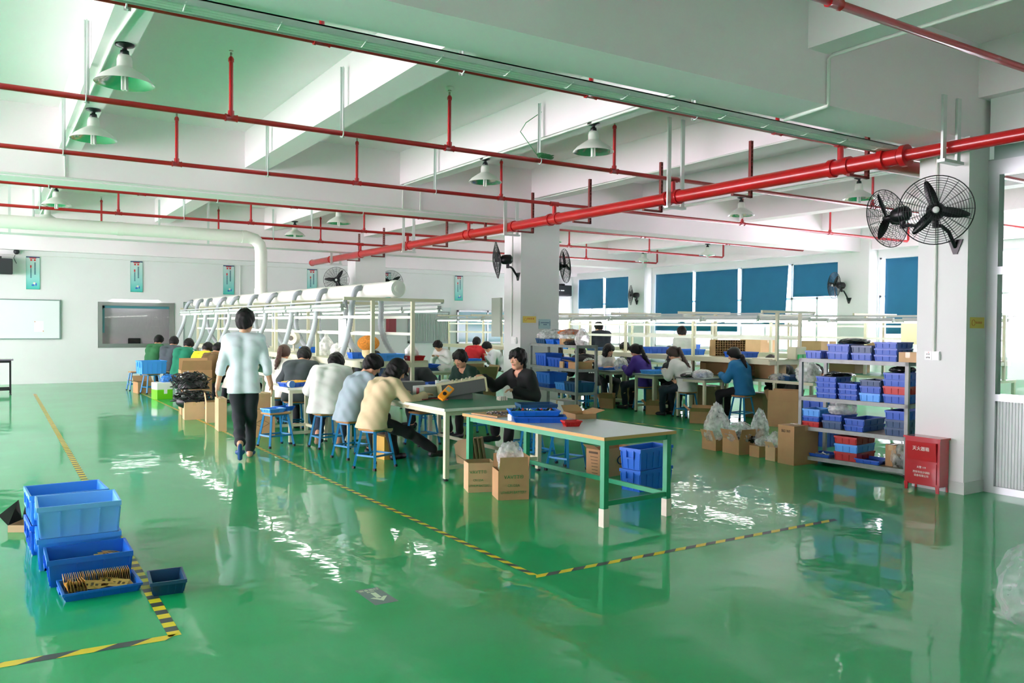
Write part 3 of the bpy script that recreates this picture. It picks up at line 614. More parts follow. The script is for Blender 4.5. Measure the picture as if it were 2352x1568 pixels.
for k in range(3): m.box(-.04+.027*k,-.023+.027*k,-.005,-.003,-.02,-.003)
m.build('print', BLP, t)
t = thing('wall_cabinet', 'narrow grey cabinet on the left side of the middle column', 'cabinet', (8.15,13.2,1.45)); MB().rbox(-.05,.0,-.03,.3,-.02,.72,.006).build('body', mat('grey_cabinet','#b7c0b4',.5), t); MB().box(-.054,-.05,-.02,.28,0,.7).build('door', mat('grey_cabinet','#b7c0b4'), t)
# back wall posters, whiteboard
def poster_mat():
    m = bpy.data.materials.new('poster_print'); m.use_nodes = True; nt = m.node_tree; b = nt.nodes['Principled BSDF']; b.inputs['Roughness'].default_value = .5
    tc = nt.nodes.new('ShaderNodeTexCoord'); sp = nt.nodes.new('ShaderNodeSeparateXYZ'); nt.links.new(tc.outputs['Object'], sp.inputs[0])
    r = nt.nodes.new('ShaderNodeValToRGB'); mr = nt.nodes.new('ShaderNodeMapRange'); mr.inputs['From Min'].default_value = -.45; mr.inputs['From Max'].default_value = .4
    nt.links.new(sp.outputs['Z'], mr.inputs['Value']); nt.links.new(mr.outputs[0], r.inputs['Fac'])
    e = r.color_ramp.elements; e[0].color = (*lin('#2fbfb2'),1); e[1].color = (*lin('#c9dcd8'),1); e.new(.35).color = (*lin('#8fd3cd'),1)
    nt.links.new(r.outputs['Color'], b.inputs['Base Color']); return m
POST = poster_mat(); PD = mat('poster_navy','#26466b',.5); PR = mat('poster_red','#d23b3f',.5); PI_ = mat('poster_ink','#245a72',.5); PG = mat('poster_green','#2aa887',.5)
for i, (x, lab) in enumerate(((.92,'tall teal poster beside the loudspeaker'),(3.42,'tall teal poster above the office window'),(5.92,'tall teal poster left of the vertical duct'),(8.45,'tall teal poster left of the black wall fan and column'),(10.95,'tall teal poster behind the fan above the duct end cap'),(13.67,'tall teal poster above the corrugated hatch'))):
    t = thing('wall_poster', lab, 'poster', (x,24.99,2.92), 0, 'teal posters along the back wall')
    MB().box(-.155,.155,-.012,.0,-.43,.43).build('sheet', POST, t)
    MB().box(-.155,.155,-.016,-.012,.4,.43).build('top_band', PD, t); MB().box(-.155,.155,-.016,-.012,-.43,-.415).box(-.157,-.153,-.016,-.01,-.43,.43).box(.153,.157,-.016,-.01,-.43,.43).build('border', PG, t)
    m = MB(); m.prism([(-.085,-.013,.4),(.085,-.013,.4),(.07,-.013,.375),(-.07,-.013,.375)],(0,-.004,0)); m.box(-.06,-.015,-.015,-.012,.315,.36); m.box(.02,.065,-.015,-.012,.315,.36); m.box(-.065,-.03,-.015,-.012,.13,.2); m.build('red_print', PR, t)
    m = MB()
    for k in range(9): m.box(.03,.065,-.015,-.012,.25-k*.036,.275-k*.036)
    for k in range(7): m.box(-.06,-.03,-.015,-.012,.09-k*.036,.115-k*.036)
    m.build('ink_print', PI_, t)
    m = MB(); m.ball((.03,-.013,-.27),(.03,.003,.03),10,6); m.build('pale_figure', mat('poster_cream','#e8e2d2'), t)
    MB().ball((.0,-.013,-.32),(.035,.003,.025),10,6).ball((.07,-.013,-.3),(.018,.003,.04),8,6).build('blue_figure', mat('poster_blue','#3d6fc4'), t)
t = thing('whiteboard', 'large whiteboard with a pinned sheet on the back wall', 'whiteboard', (.32,24.98,1.7)); MB().rbox(-1.2,1.215,-.02,.02,-.51,.51,.01).build('board', mat('whiteboard_surface','#e6eeee',.2), t)
m = MB(); m.box(-1.22,1.235,-.03,.02,.5,.525); m.box(-1.22,1.235,-.03,.02,-.525,-.5); m.box(1.205,1.235,-.03,.02,-.5,.5); m.build('frame', mat('green_grey_frame','#7e9a92',.4,.3), t)
MB().box(.62,.84,-.024,-.021,-.33,-.04).build('pinned_sheet', mat('paper','#eef0f2',.6), t); MB().ball((.64,-.03,-.06),.012).ball((.83,-.03,-.31),.012).build('pin', mat('orange_pin','#d98a3c'), t)
t = thing('glass_notice_board', 'pale framed board right of the office window', 'board', (5.1,24.985,1.6)); MB().box(-.42,.55,-.01,.0,-.62,.62).build('sheet', mat('pale_green_glass','#c3d4cb',.2), t); MB().box(-.44,-.42,-.02,0,-.64,.64).box(-.44,.57,-.02,0,.62,.64).box(.55,.57,-.02,0,-.64,.64).build('frame', mat('green_grey_frame','#7e9a92'), t)
t = thing('notice_banner', 'white banner with a row of dark characters above the hatch', 'sign', (12.4,24.97,2.14)); MB().box(-.75,.95,-.01,.0,-.12,.1).build('sheet', mat('pale_banner','#c9d8d4',.5), t)
m = MB()
for k in range(10): m.box(-.65+k*.11,-.59+k*.11,-.014,-.01,-.04,.03)
m.build('print', PI_, t)
t = thing('fire_hose_box', 'dull red fire hose box on the back wall', 'box', (11.1,24.9,1.62)); MB().rbox(-.14,.14,-.1,.1,-.3,.3,.01).build('body', mat('dull_red','#8c3138',.5), t); MB().box(-.12,.12,-.106,-.1,-.27,.27).build('door', mat('dull_red','#8c3138'), t)
t = thing('office_chair', 'black chair back seen through the office window', 'chair', (3.4,25.245,0)); MB().rbox(-.16,.16,-.02,.03,.85,1.2,.02).build('backrest', BLACK, t); MB().tube([(0,.0,0),(0,.0,.9)],.02).build('column', BLACK, t)
# ---------------------------------------------------------------- crates, bins, cartons, bags and bench clutter
PL = lambda name, c, r=.4: mat(name, c, r, coat=.1)
BLUE = PL('blue_plastic','#0f55bd'); LBLUE = PL('light_blue_plastic','#4ba2f5'); MBLUE = PL('bright_blue_plastic','#1a70dc'); NAVY = PL('navy_plastic','#0f4570'); REDP = PL('red_plastic','#b81413'); SKY = PL('pale_blue_plastic','#7cc4ff')
def crate(name, label, loc, rotz, w, d, h, m, group=None, nr=4, flare=.012, t=.006, handles=True, cat='crate', parts=True):
    """open stacking crate: body with ribs, rim and grips; origin at the middle of its base"""
    T = thing(name, label, cat, loc, rotz, group); b = MB(); W, D = w/2, d/2; f = flare
    def ring(x, y, z): return [(-x,-y,z),(x,-y,z),(x,y,z),(-x,y,z)]
    vs = ring(W-f,D-f,0)+ring(W,D,h)+ring(W-t,D-t,h)+ring(W-f-t,D-f-t,t)
    fs = [(3,2,1,0)]+[(i,(i+1)%4,4+(i+1)%4,4+i) for i in range(4)]+[(4+i,4+(i+1)%4,8+(i+1)%4,8+i) for i in range(4)]+[(8+i,8+(i+1)%4,12+(i+1)%4,12+i) for i in range(4)]+[(12,13,14,15)]
    b.add(vs, fs)
    for k in range(nr+1):
        u = -1+2*k/nr; rw = .004
        for s in (-1,1):
            b.prism([(u*(W-f-.006)-rw, s*(D-f), .01),(u*(W-f-.006)+rw, s*(D-f), .01),(u*(W-.006)+rw, s*D, h*.8),(u*(W-.006)-rw, s*D, h*.8)], (0,s*.006,0))
            if k < 4: v = -1+2*k/3; b.prism([(s*(W-f), v*(D-f-.006)-rw, .01),(s*(W-f), v*(D-f-.006)+rw, .01),(s*W, v*(D-.006)+rw, h*.8),(s*W, v*(D-.006)-rw, h*.8)], (s*.006,0,0))
    b.build('body', m, T)
    r = MB(); o = .009
    for (x0,x1,y0,y1) in ((-W-o,W+o,-D-o,-D),(-W-o,W+o,D,D+o),(-W-o,-W,-D,D),(W,W+o,-D,D)): r.box(x0,x1,y0,y1,h-min(.03,h*.22),h+.002)
    r.build('rim', m, T)
    if handles:
        for s in (-1,1): MB().box(s*(W+.01)-.006,s*(W+.01)+.006,-d*.2,d*.2,h*.5,h*.5+.016).box(s*(W+.01)-.006,s*(W+.01)+.006,-d*.2,-d*.2+.01,h*.5,h-.02).box(s*(W+.01)-.006,s*(W+.01)+.006,d*.2-.01,d*.2,h*.5,h-.02).build('grip', m, T)
    return T
CARD = mat('cardboard','#bb9367',.8,noise=.1,nscale=4); CARDB = mat('pale_cardboard','#cfae85',.8,noise=.08,nscale=4); CARDD = mat('dull_cardboard','#97825a',.8,noise=.1,nscale=4); TAPE = mat('packing_tape','#cdb083',.2)
INK = mat('printed_ink','#5b4a33',.7); GINK = mat('green_print','#3f8a4f',.7)
def carton(label, loc, rotz, w, d, h, m=None, flaps=(None,)*4, group=None, name='carton', t=.005):
    """corrugated box, origin at the base corner; flaps (front, back, left, right) in degrees outward from upright, None = closed"""
    m = m or CARD; T = thing(name, label, 'box', loc, rotz, group); b = MB()
    opn = any(x is not None for x in flaps)
    b.box(0,w,0,t,0,h).box(0,w,d-t,d,0,h).box(0,t,t,d-t,0,h).box(w-t,w,t,d-t,0,h).box(t,w-t,t,d-t,0,t)
    if not opn: b.box(t,w-t,t,d-t,h-t,h)
    b.build('body', m, T)
    if not opn: MB().box(w*.5-.025,w*.5+.025,-.001,d+.001,h,h+.001).box(w*.5-.025,w*.5+.025,-.001,0,h-.06,h).build('packing_tape', TAPE, T)
    fl = min(d,w)*.48
    for i, a in enumerate(flaps):
        if a is None: continue
        a = math.radians(a); s, c = math.sin(a)*fl, math.cos(a)*fl; g = .008
        if i == 0: q = [(g,0,h),(w-g,0,h),(w-g*2,-s,h+c),(g*2,-s,h+c)]; e = (0,t*.8,0)
        elif i == 1: q = [(g,d,h),(w-g,d,h),(w-g*2,d+s,h+c),(g*2,d+s,h+c)]; e = (0,-t*.8,0)
        elif i == 2: q = [(0,g,h),(0,d-g,h),(-s,d-g*2,h+c),(-s,g*2,h+c)]; e = (t*.8,0,0)
        else: q = [(w,g,h),(w,d-g,h),(w+s,d-g*2,h+c),(w+s,g*2,h+c)]; e = (-t*.8,0,0)
        if abs(c) < .3*fl: e = (0,0,t*.8)
        MB().prism(q, e).build('flap', m, T)
    return T
def plastic(name, tint, a):
    m = bpy.data.materials.new(name); m.use_nodes = True; nt = m.node_tree; b = nt.nodes['Principled BSDF']; b.inputs['Base Color'].default_value = (*lin(tint),1); b.inputs['Roughness'].default_value = .18; b.inputs['Coat Weight'].default_value = .6
    tr = nt.nodes.new('ShaderNodeBsdfTransparent'); mx = nt.nodes.new('ShaderNodeMixShader'); tl = nt.nodes.new('ShaderNodeBsdfTranslucent'); tl.inputs[0].default_value = (*lin(tint),1); m2 = nt.nodes.new('ShaderNodeMixShader'); m2.inputs[0].default_value = .45; nt.links.new(b.outputs[0], m2.inputs[1]); nt.links.new(tl.outputs[0], m2.inputs[2]); n = nt.nodes.new('ShaderNodeTexNoise'); n.inputs['Scale'].default_value = 14; n.inputs['Detail'].default_value = 4
    tc = nt.nodes.new('ShaderNodeTexCoord'); nt.links.new(tc.outputs['Object'], n.inputs['Vector']); mr = nt.nodes.new('ShaderNodeMapRange'); mr.inputs['From Min'].default_value = .35; mr.inputs['From Max'].default_value = .65; mr.inputs['To Min'].default_value = a*.5; mr.inputs['To Max'].default_value = min(1,a*1.5)
    nt.links.new(n.outputs['Fac'], mr.inputs['Value']); nt.links.new(mr.outputs[0], mx.inputs[0]); nt.links.new(tr.outputs[0], mx.inputs[1]); nt.links.new(m2.outputs[0], mx.inputs[2]); nt.links.new(mx.outputs[0], nt.nodes['Material Output'].inputs[0]); return m
CLEAR = plastic('clear_plastic_film','#f6faf8',.4); MILKY = plastic('milky_plastic_film','#f8f9f7',.66); BLACKBAG = mat('black_plastic_bag','#16191c',.25,coat=.5); WHITEBAG = mat('white_plastic_bag','#e6e6e2',.4)
def bag(label, loc, r, m, seed=1, spike=.35, neck=0., name='plastic_bag', freq=5., cat='bag'):
    rs = np.random.RandomState(seed); n, k = 44, 30; vs = []; fs = []; dirs = rs.normal(size=(14,3)); dirs /= np.linalg.norm(dirs,axis=1)[:,None]; am = rs.uniform(.3,1,14)
    for i in range(k+1):
        t = PI*i/k
        for j in range(n):
            a = 2*PI*j/n; d = np.array((math.sin(t)*math.cos(a), math.sin(t)*math.sin(a), math.cos(t)))
            q = 1+.07*math.sin(23*(d@dirs[0])+4*math.sin(9*(d@dirs[1])))*min(1,spike*2)+spike*(sum(am[x]*abs(math.sin(freq*(d@dirs[x])+x)) for x in range(14))/14-.35)+.05*math.sin(9*a+seed)*math.sin(t)
            z = d[2]*r[2]*q; 
            fz = 1. if z < r[2]*.2 else 1-neck*min(1,(z-r[2]*.2)/(r[2]*.5))
            vs.append((d[0]*r[0]*q*fz, d[1]*r[1]*q*fz, max(-r[2]*.62, z)))
    for i in range(k):
        for j in range(n): fs.append((i*n+j,(i+1)*n+j,(i+1)*n+(j+1)%n,i*n+(j+1)%n))
    o = MB().add(vs, fs, True).build(name, m, None, (loc[0],loc[1],loc[2]+r[2]*.62)); return tag(o, label, cat)

# ---- blue crates on the floor by the left tape
crate('crate', 'light blue crate on top of the front stack by the left tape', (.50,6.40,.212), D(-1), .49, .42, .21, SKY, None, 4)
crate('crate', 'light blue crate at the bottom of the front stack', (.50,6.40,0), D(-1), .49, .42, .21, LBLUE, None, 4)
crate('crate', 'blue crate on top of the stack behind the light blue one', (.46,6.86,.212), D(3), .49, .42, .21, LBLUE, None, 4)
crate('crate', 'blue crate at the bottom of the rear stack', (.46,6.86,0), D(3), .49, .42, .21, MBLUE, None, 4)
crate('crate', 'mid blue crate holding a few brown boards before the light blue stack', (.525,5.95,0), D(0), .47, .36, .17, MBLUE, None, 3)
crate('tray', 'shallow blue tray filled with a row of brown circuit panels', (.555,5.59,0), D(2), .42, .31, .05, MBLUE, None, 4, cat='tray')
crate('bin', 'small dark blue empty bin on the tape beside the crates', (.91,5.40,0), D(-5), .19, .27, .085, NAVY, None, 4, handles=False, cat='bin')
PCB = mat('brown_circuit_board','#dcae5e',.5,noise=.15,nscale=30); PCBD = mat('dark_board_holes','#4a3018',.6)
def panel(label, loc, rot, group, w=.105, h=.085):
    b = MB().box(-w/2,w/2,-.0009,.0009,0,h); o = b.build('circuit_panel', PCB, None, loc, rot); tag(o, label, 'circuit board', group); return o
pan0 = None
for k in range(36):
    x = .555-.185+k*.0104; L_ = 'brown circuit panel standing on edge in the packed row of the tray'
    if pan0 is None:
        pan0 = panel(L_, (x,5.66,.012), (D(-6),0,D(90)), 'row of circuit panels in the tray')
        MB().box(-.035,-.02,-.0015,.0015,.03,.05).box(-.005,.01,-.0015,.0015,.025,.06).box(.02,.036,-.0015,.0015,.03,.05).build('chip_pattern', PCBD, pan0)
    else:
        o = copy_tree(pan0, None); o.location = (x,5.66,.012); o.rotation_euler = (D(-6+random.uniform(-1,1)),0,D(90))
for i, (x, y, z, rx, rz, la) in enumerate(((.43,5.53,.03,-62,20,'leftmost loose circuit panel leaning in the tray'),(.50,5.52,.034,-70,-12,'large loose circuit panel lying in front of the row'),(.58,5.53,.03,-80,35,'loose circuit panel lying in the middle of the tray'),(.64,5.51,.03,-76,-25,'loose circuit panel lying on the right of the tray'),(.69,5.54,.026,-84,10,'rightmost loose circuit panel lying in the tray'),(.6,5.55,.045,-82,-8,'topmost loose circuit panel in the tray'))):
    o = copy_tree(pan0, None); o.location = (x,y,z); o.rotation_euler = (D(rx),D(6),D(rz)); o['label'] = la; o['group'] = 'loose circuit panels in the tray'
for k in range(7):
    o = copy_tree(pan0, None); o.location = (.395+k*.014,5.53+.003*k,.012); o.rotation_euler = (D(-12),0,D(80+3*k)); o['label'] = 'brown circuit panel standing in the short front row of the tray'; o['group'] = 'short front row of circuit panels'
for k in range(4):
    o = copy_tree(pan0, None); o.location = (.6+k*.035,5.98+.02*k,.085+.004*k); o.rotation_euler = (D(-84),D(4*k),D(12*k)); o['label'] = 'brown circuit panel lying inside the mid blue crate'; o['group'] = 'circuit panels in the mid blue crate'
MB().box(-.2,.2,-.12,.12,0,.08).build('cardboard_liner', CARDD, None, (.56,5.98,.008)); tag(C.objects[-1], 'flat cardboard liner inside the mid blue crate', 'cardboard')
T = carton('small open carton with a raised black lid behind the blue crates', (.1,7.48,0), D(-30), .22, .2, .055, CARDB, (None,70,None,None))
MB().prism([(0,.2,.055),(.22,.2,.055),(.22,.27,.2),(0,.27,.2)],(0,.004,0)).prism([(0,.0,.055),(0,.2,.055),(-.06,.26,.2),(-.1,.05,.12)],(.003,0,0)).build('black_lid', BLACK, T)

# ---- around the green work table
T = carton('open carton with green lettering in front of the green table', (4.02,6.55,0), D(-19), .30, .27, .275, CARD, (4,12,None,6))
text('VAVTT®', .05, GINK, T, (.15,-.002,.215), (PI/2,0,0)); text('CR123A', .034, GINK, T, (.15,-.002,.135), (PI/2,0,0)); text('LITHIUM BATTERY', .036, GINK, T, (.15,-.002,.07), (PI/2,0,0), sx=.85)
T = carton('carton with faint green lettering behind the open lettered carton', (3.95,7.0,0), D(-19), .27, .25, .29, CARDB, (None,None,55,None))
text('VAVTT®', .045, GINK, T, (.1,-.002,.2), (PI/2,0,0)); text('CR123A', .03, GINK, T, (.1,-.002,.12), (PI/2,0,0)); text('LITHIUM BATTERY', .03, GINK, T, (.11,-.002,.065), (PI/2,0,0), sx=.85)
bag('crumpled clear plastic bag sticking out of the lettered carton', (4.22,6.66,.26), (.13,.1,.16), CLEAR, 3, .7)
T = carton('brown carton with printed label lines behind the blue crates', (5.54,6.93,0), D(10), .55, .2, .31, CARD, (None,None,55,None))
m = MB()
for k in range(6): m.box(-.003,-.001,.03,.03+.14*(.6+.4*math.sin(k*3)**2),.05+k*.035,.056+k*.035)
m.box(-.003,-.001,.03,.16,.262,.285); m.build('label_print', INK, T)
MB().tube([(.35+.06*math.cos(a*.4),-.003,.17+.045*math.sin(a*.4)) for a in range(13)], .008, 5).build('round_logo', mat('navy_print','#26375c',.6), T)
for k in (0,1): crate('crate', ('lower','upper')[k]+' bright blue crate of the pair behind the green table leg', (5.66,6.32,k*.215), D(11), .53, .25, .212, MBLUE, None, 5)
# on the green table (local table frame helper)
GT = thing('unused','', 'x'); bpy.data.objects.remove(GT)
def on(loc, rz, p, z):
    c, s = math.cos(rz), math.sin(rz); return (loc[0]+p[0]*c-p[1]*s, loc[1]+p[0]*s+p[1]*c, z)
TG = ((4.20,5.2), D(3.2)); g_ = lambda x,y,z=.746: on(TG[0],TG[1],(x,y),z)
crate('tray', 'lower blue tray on the green table', g_(.22,1.15), D(-32), .48, .24, .055, BLUE, None, 4, handles=False, cat='tray')
crate('tray', 'upper blue tray full of small parts on the green table', g_(.2,1.22,.803), D(-24), .46, .24, .05, MBLUE, None, 4, handles=False, cat='tray')
crate('bin', 'tilted dark blue bin at the back of the green table', g_(.52,1.6), D(-20), .36, .26, .12, NAVY, None, 4, handles=False, cat='bin')
crate('bin', 'small red bin on the green table', g_(.25,.72), D(-15), .15, .1, .05, REDP, None, 3, handles=False, cat='bin')
MB().rbox(-.04,.04,-.035,.035,0,.06,.006).build('white_box', mat('white_carton','#e8ebe6',.5), None, g_(.0+.06,1.36)); tag(C.objects[-1], 'small white box beside the blue trays on the green table', 'box')
rs = random.Random(5); cols = [mat('part_black','#1d2326',.4),mat('part_green','#1f7a4a',.4),mat('part_red','#c8322e',.4),mat('part_white','#dfe3e0',.3)]
for k in range(46):
    u, v = rs.uniform(-.2,.2), rs.uniform(-.09,.09); c, s = math.cos(D(-24)), math.sin(D(-24)); q = g_(.2,1.22,.83+rs.uniform(0,.025)); q = (q[0]+u*c-v*s, q[1]+u*s+v*c, q[2])
    o = MB().rbox(-.014,.014,-.01,.01,-.007,.007,.002).build('component', cols[(0,0,1,2,3,0,1,0)[k%8]], None, q, (rs.random(),rs.random(),rs.random()*3)); tag(o, 'small electronic component heaped in the upper blue tray', 'component', 'components in the upper blue tray')
T = carton('flattened brown cardboard sheet on the green table', g_(.06,1.62), D(8), .5, .42, .012, CARD, name='cardboard_sheet'); T['category'] = 'cardboard'
for k, (x,y,zz,la) in enumerate(((.2,1.8,.76,'loose heap of dark clips on the cardboard sheet'),(.62,1.98,.76,'loose heap of dark clips at the back of the green table'))):
    m = MB()
    for i in range(70):
        a, r = rs.uniform(0,6.28), rs.uniform(0,1)**.5; m.cbox((r*.16*math.cos(a), r*.09*math.sin(a), rs.uniform(0,.03)*(1-r)+.005), (.018,.008,.008), Matrix.Rotation(rs.random()*3,4,'Z'))
    o = m.build('clip_heap', mat('dark_clip','#4b4d49',.4,.3), None, g_(x,y,zz)); tag(o, la, 'heap', None, 'stuff')
T = carton('low open carton at the back corner of the green table', g_(.62,1.1), D(-12), .22, .3, .05, CARD, (None,60,None,75))
# on the cream table with the green top
TC = ((4.0,7.6), D(1.5)); c_ = lambda x,y,z=.771: on(TC[0],TC[1],(x,y),z)
INST = mat('dark_grey_instrument','#585d5a',.45); INSTL = mat('light_grey_instrument','#c9ccc8',.4); ORANGE = mat('orange_rubber','#f2930f',.45)
T = thing('power_supply', 'dark grey instrument tilted up on its stand, knobs along its edge', 'instrument', c_(.78,.95), D(-20)); RM = Matrix.Translation((0,0,.06)) @ Matrix.Rotation(D(-9),4,'Y')
MB().rbox(-.26,.26,-.14,.14,.0,.15,.008,RM).build('case', INST, T); 
for q in ((-.285,-.26),(.26,.28)): MB().box(q[0],q[1],-.15,.15,-.01,.16,RM).build('end_panel', mat('beige_panel','#cfc8a0',.45), T)

MB().box(-.27,.27,-.145,.145,.15,.158,RM).build('top_panel', mat('beige_panel','#cfc8a0'), T)
for k in range(6): MB().tube([RM @ Vector((-.1+k*.055,.05*math.sin(k*2),.158)), RM @ Vector((-.1+k*.055,.05*math.sin(k*2),.182))], .015, 10).build('knob', mat('cream_knob','#b9b39a',.4), T)
MB().box(-.2,.1,-.1,.1,0,.06).build('stand', INST, T)
T = thing('multimeter', 'orange handheld meter leaning on the grey instrument', 'meter', c_(.22,.5), 0); RM = Matrix(((.53,.78,-.33,0),(-.66,.16,-.73,0),(-.52,.6,.6,.045),(0,0,0,1)))
MB().rbox(-.045,.045,0,.21,-.01,.03,.012,RM).build('body', ORANGE, T); MB().box(-.03,.03,.13,.18,.03,.033,RM).build('screen', mat('grey_screen','#8d988c',.3), T); MB().tube([RM @ Vector((0,.08,.03)),RM @ Vector((0,.08,.038))],.022,14).build('dial', BLACK, T)
T = thing('bench_meter', 'light grey box instrument with red front in the middle of the cream table', 'instrument', c_(.5,1.3), D(10)); MB().rbox(-.15,.35,-.12,.12,0,.14,.006).build('case', INSTL, T); MB().box(-.156,-.15,-.02,.03,.04,.12).build('front_panel', mat('red_panel','#a8232a',.4), T); MB().box(.05,.1,-.122,.122,.0,.142).build('white_band', mat('white_plastic','#eef1ef'), T)
T = thing('bench_meter', 'dark grey instrument with a pale scale on the left of the cream table', 'instrument', c_(.45,2.0), D(-18)); MB().rbox(-.1,.32,-.12,.12,0,.15,.006).build('case', INST, T); MB().box(-.112,-.1,-.12,.12,0,.15).build('front_panel', INSTL, T); MB().box(-.115,-.112,-.08,.02,.08,.13).build('scale', mat('white_plastic','#eef1ef'), T)
bag('crumpled white cloth on top of the light grey instrument', c_(.75,1.32,.91), (.08,.06,.04), WHITEBAG, 8, .5, name='cloth', cat='cloth')
T = thing('paper_cup', 'small white container on the light grey instrument', 'cup', c_(.62,1.3,.913)); MB().lathe([(0,0),(.022,0),(.026,.06),(.024,.06),(.02,.004),(0,.004)],16).build('cup_body', mat('white_plastic','#eef1ef'), T)
T = carton('flat brown carton sheet near the black jacket worker on the cream table', c_(.85,1.35), D(20), .3, .2, .01, CARD, name='cardboard_sheet'); T['category'] = 'cardboard'
for k in range(12):
    o = MB().tube([(0,0,0),(0,0,.045)], .009, 10).build('battery_cell', mat('silver_cell','#d3cfc0',.3,.5), None, c_(1.02+.03*(k%4),.5+.03*(k//4)), (0,0,0)); tag(o, 'small silver cell standing in the cluster on the cream table', 'battery', 'silver cells before the black jacket worker')
for k, (p, la) in enumerate((([(.15,1.0,.01),(.25,.9,.012),(.4,1.0,.01),(.45,.75,.012),(.38,.6,.03)],'red test lead on the green bench mat'),([(.1,.9,.01),(.2,1.1,.01),(.45,1.05,.012),(.55,.9,.02)],'black test lead on the green bench mat'))):
    o = MB().tube([c_(*q[:2],.773+q[2]) for q in p], .006, 6).build('test_lead', mat(('red_lead','black_lead')[k],('#a32230','#1c2022')[k],.5)); tag(o, la, 'cable')
crate('bin', 'small blue bin beside the dark green pullover worker', c_(1.1,2.3), 0, .2, .16, .1, BLUE, None, 3, handles=False, cat='bin')
carton('yellowish carton under the cream table beside the beige jacket worker', (4.02,9.2,0), D(5), .18, .3, .28, mat('yellow_cardboard','#c9a24e',.8), name='carton')
m = MB()
for k in range(12): m.box(k*.02,k*.02+.01,.0+.01*(k%3),.3,0,.3+.012*(k%4))
o = m.build('stacked_sheets', mat('brown_corrugated_sheets','#9a8660',.7), None, (4.75,8.3,0), (D(-14),0,D(10))); tag(o, 'leaning bundle of corrugated brown sheets under the cream table', 'cardboard')
# side table and stool by the white sweater worker
crate('tray', 'blue tray holding yellow parts on the cream side table', (3.62,11.35,.771), D(35), .42, .3, .06, BLUE, None, 4, handles=False, cat='tray')
for k in range(8):
    o = MB().rbox(-.035,.035,-.06,.06,0,.028,.008).build('yellow_pack', mat('yellow_wrap','#edb52c',.4), None, on((3.62,11.35),D(35),(-.15+.1*(k%4),-.07+.14*(k//4)),.815), (0,.1*math.sin(k),D(35))); tag(o, 'yellow wrapped pack heaped in the blue tray', 'pack', 'yellow packs in the blue tray')
T = thing('solder_reel', 'blue and white reel in front of the tray of yellow parts', 'reel', (3.46,11.1,.771), D(20)); MB().tube([(0,-.03,.045),(0,.03,.045)],.042,18).build('drum', mat('white_plastic','#eef1ef'), T)
for s in (-1,1): MB().tube([(0,s*.03,.045),(0,s*.036,.045)],.05,18).build('flange', mat('reel_blue','#2f72b4'), T)
crate('tray', 'blue tray on the stool seat nearest the aisle', (3.17,10.93,.462), D(20), .24, .2, .055, LBLUE, None, 3, handles=False, cat='tray')
crate('tray', 'second blue tray overlapping the stool seat edge', (3.36,11.08,.462), D(25), .22, .17, .06, MBLUE, None, 3, handles=False, cat='tray')
# ---- left cluster along the bench
crate('crate', 'blue crate standing on a stool near the back wall', (3.12,20.5,.462), D(10), .55, .4, .3, LBLUE, None, 5)
carton('small open carton on the floor beside the crate stool', (2.85,20.6,0), D(10), .45, .35, .26, CARD, (None,40,70,None))
T = thing('paint_pail_box', 'white topped box with a bright green lower half', 'box', (3.1,18.95,0), D(10)); MB().rbox(-.17,.17,-.17,.17,.21,.36,.01).build('top_half', mat('white_plastic','#eef1ef'), T); MB().rbox(-.17,.17,-.17,.17,0,.21,.01).build('lower_half', mat('lime_green_plastic','#6fd01f',.4), T); MB().box(-.02,.05,-.172,-.17,.12,.3).build('label', mat('paper','#eef0f2'), T)
bag('blue plastic bag on top of the green and white box', (3.25,19.0,.36), (.16,.12,.1), plastic('blue_plastic_film','#4b9df0',.7), 4, .6)
T = carton('large carton with a printed diamond by the left side of the bench', (2.84,15.4,0), D(-6), .42, .4, .46, CARD, (None,20,None,None))
MB().tube([(.24+.09*math.cos(k*PI/2),-.003,.24+.06*math.sin(k*PI/2)) for k in range(4)], .003, 4, closed=True).build('diamond_print', INK, T)
carton('tall open carton behind the pile of black cables', (3.0,16.3,0), D(-4), .55, .45, .75, CARD, (30,10,None,None))
def cable_pile(label, loc, R, n, seed):
    r = random.Random(seed); m = MB()
    for k in range(n):
        p = [(r.uniform(-1,1)*R[0]*.8, r.uniform(-1,1)*R[1]*.8, r.uniform(0,1)*R[2])]
        for j in range(7): p.append((max(-R[0],min(R[0],p[-1][0]+r.uniform(-.5,.5)*R[0])), max(-R[1],min(R[1],p[-1][1]+r.uniform(-.5,.5)*R[1])), max(.0,min(R[2]*(1-.5*abs(p[-1][0])/R[0]),p[-1][2]+r.uniform(-.4,.4)*R[2]))))
        m.tube(p, .009, 5)
    m.ball((0,0,0),(R[0]*.8,R[1]*.8,R[2]*.7),16,10)
    o = m.build('cable_pile', mat('black_cable','#16191b',.4), None, loc); tag(o, label, 'cables', None, 'stuff')
    mm = MB()
    for k in range(26): mm.ball((r.uniform(-.8,.8)*R[0], r.uniform(-.8,.8)*R[1], R[2]*r.uniform(.5,.95)), .016, 6, 4)
    mm.build('plug_ends', mat('pale_plug','#b9b9bd',.4), o)
cable_pile('tangled pile of black cables heaped on the cartons left of the bench', (3.05,15.65,.47), (.3,.32,.3), 46, 3)
cable_pile('smaller tangle of black cables hanging over the low carton', (2.9,14.85,.3), (.32,.22,.2), 30, 9)
carton('low carton under the smaller cable tangle', (2.75,14.65,0), D(-5), .32, .36, .3, CARDB)
carton('carton standing open with its flap towards the aisle', (2.98,14.05,0), D(-8), .3, .35, .34, CARDB, (None,None,8,None))
carton('upright narrow carton beside the walking person', (2.9,12.85,0), D(-5), .12, .4, .5, CARDB)
T = carton('brown carton with a printed diamond right of the walking person', (3.12,11.95,0), D(-12), .36, .4, .4, CARD)
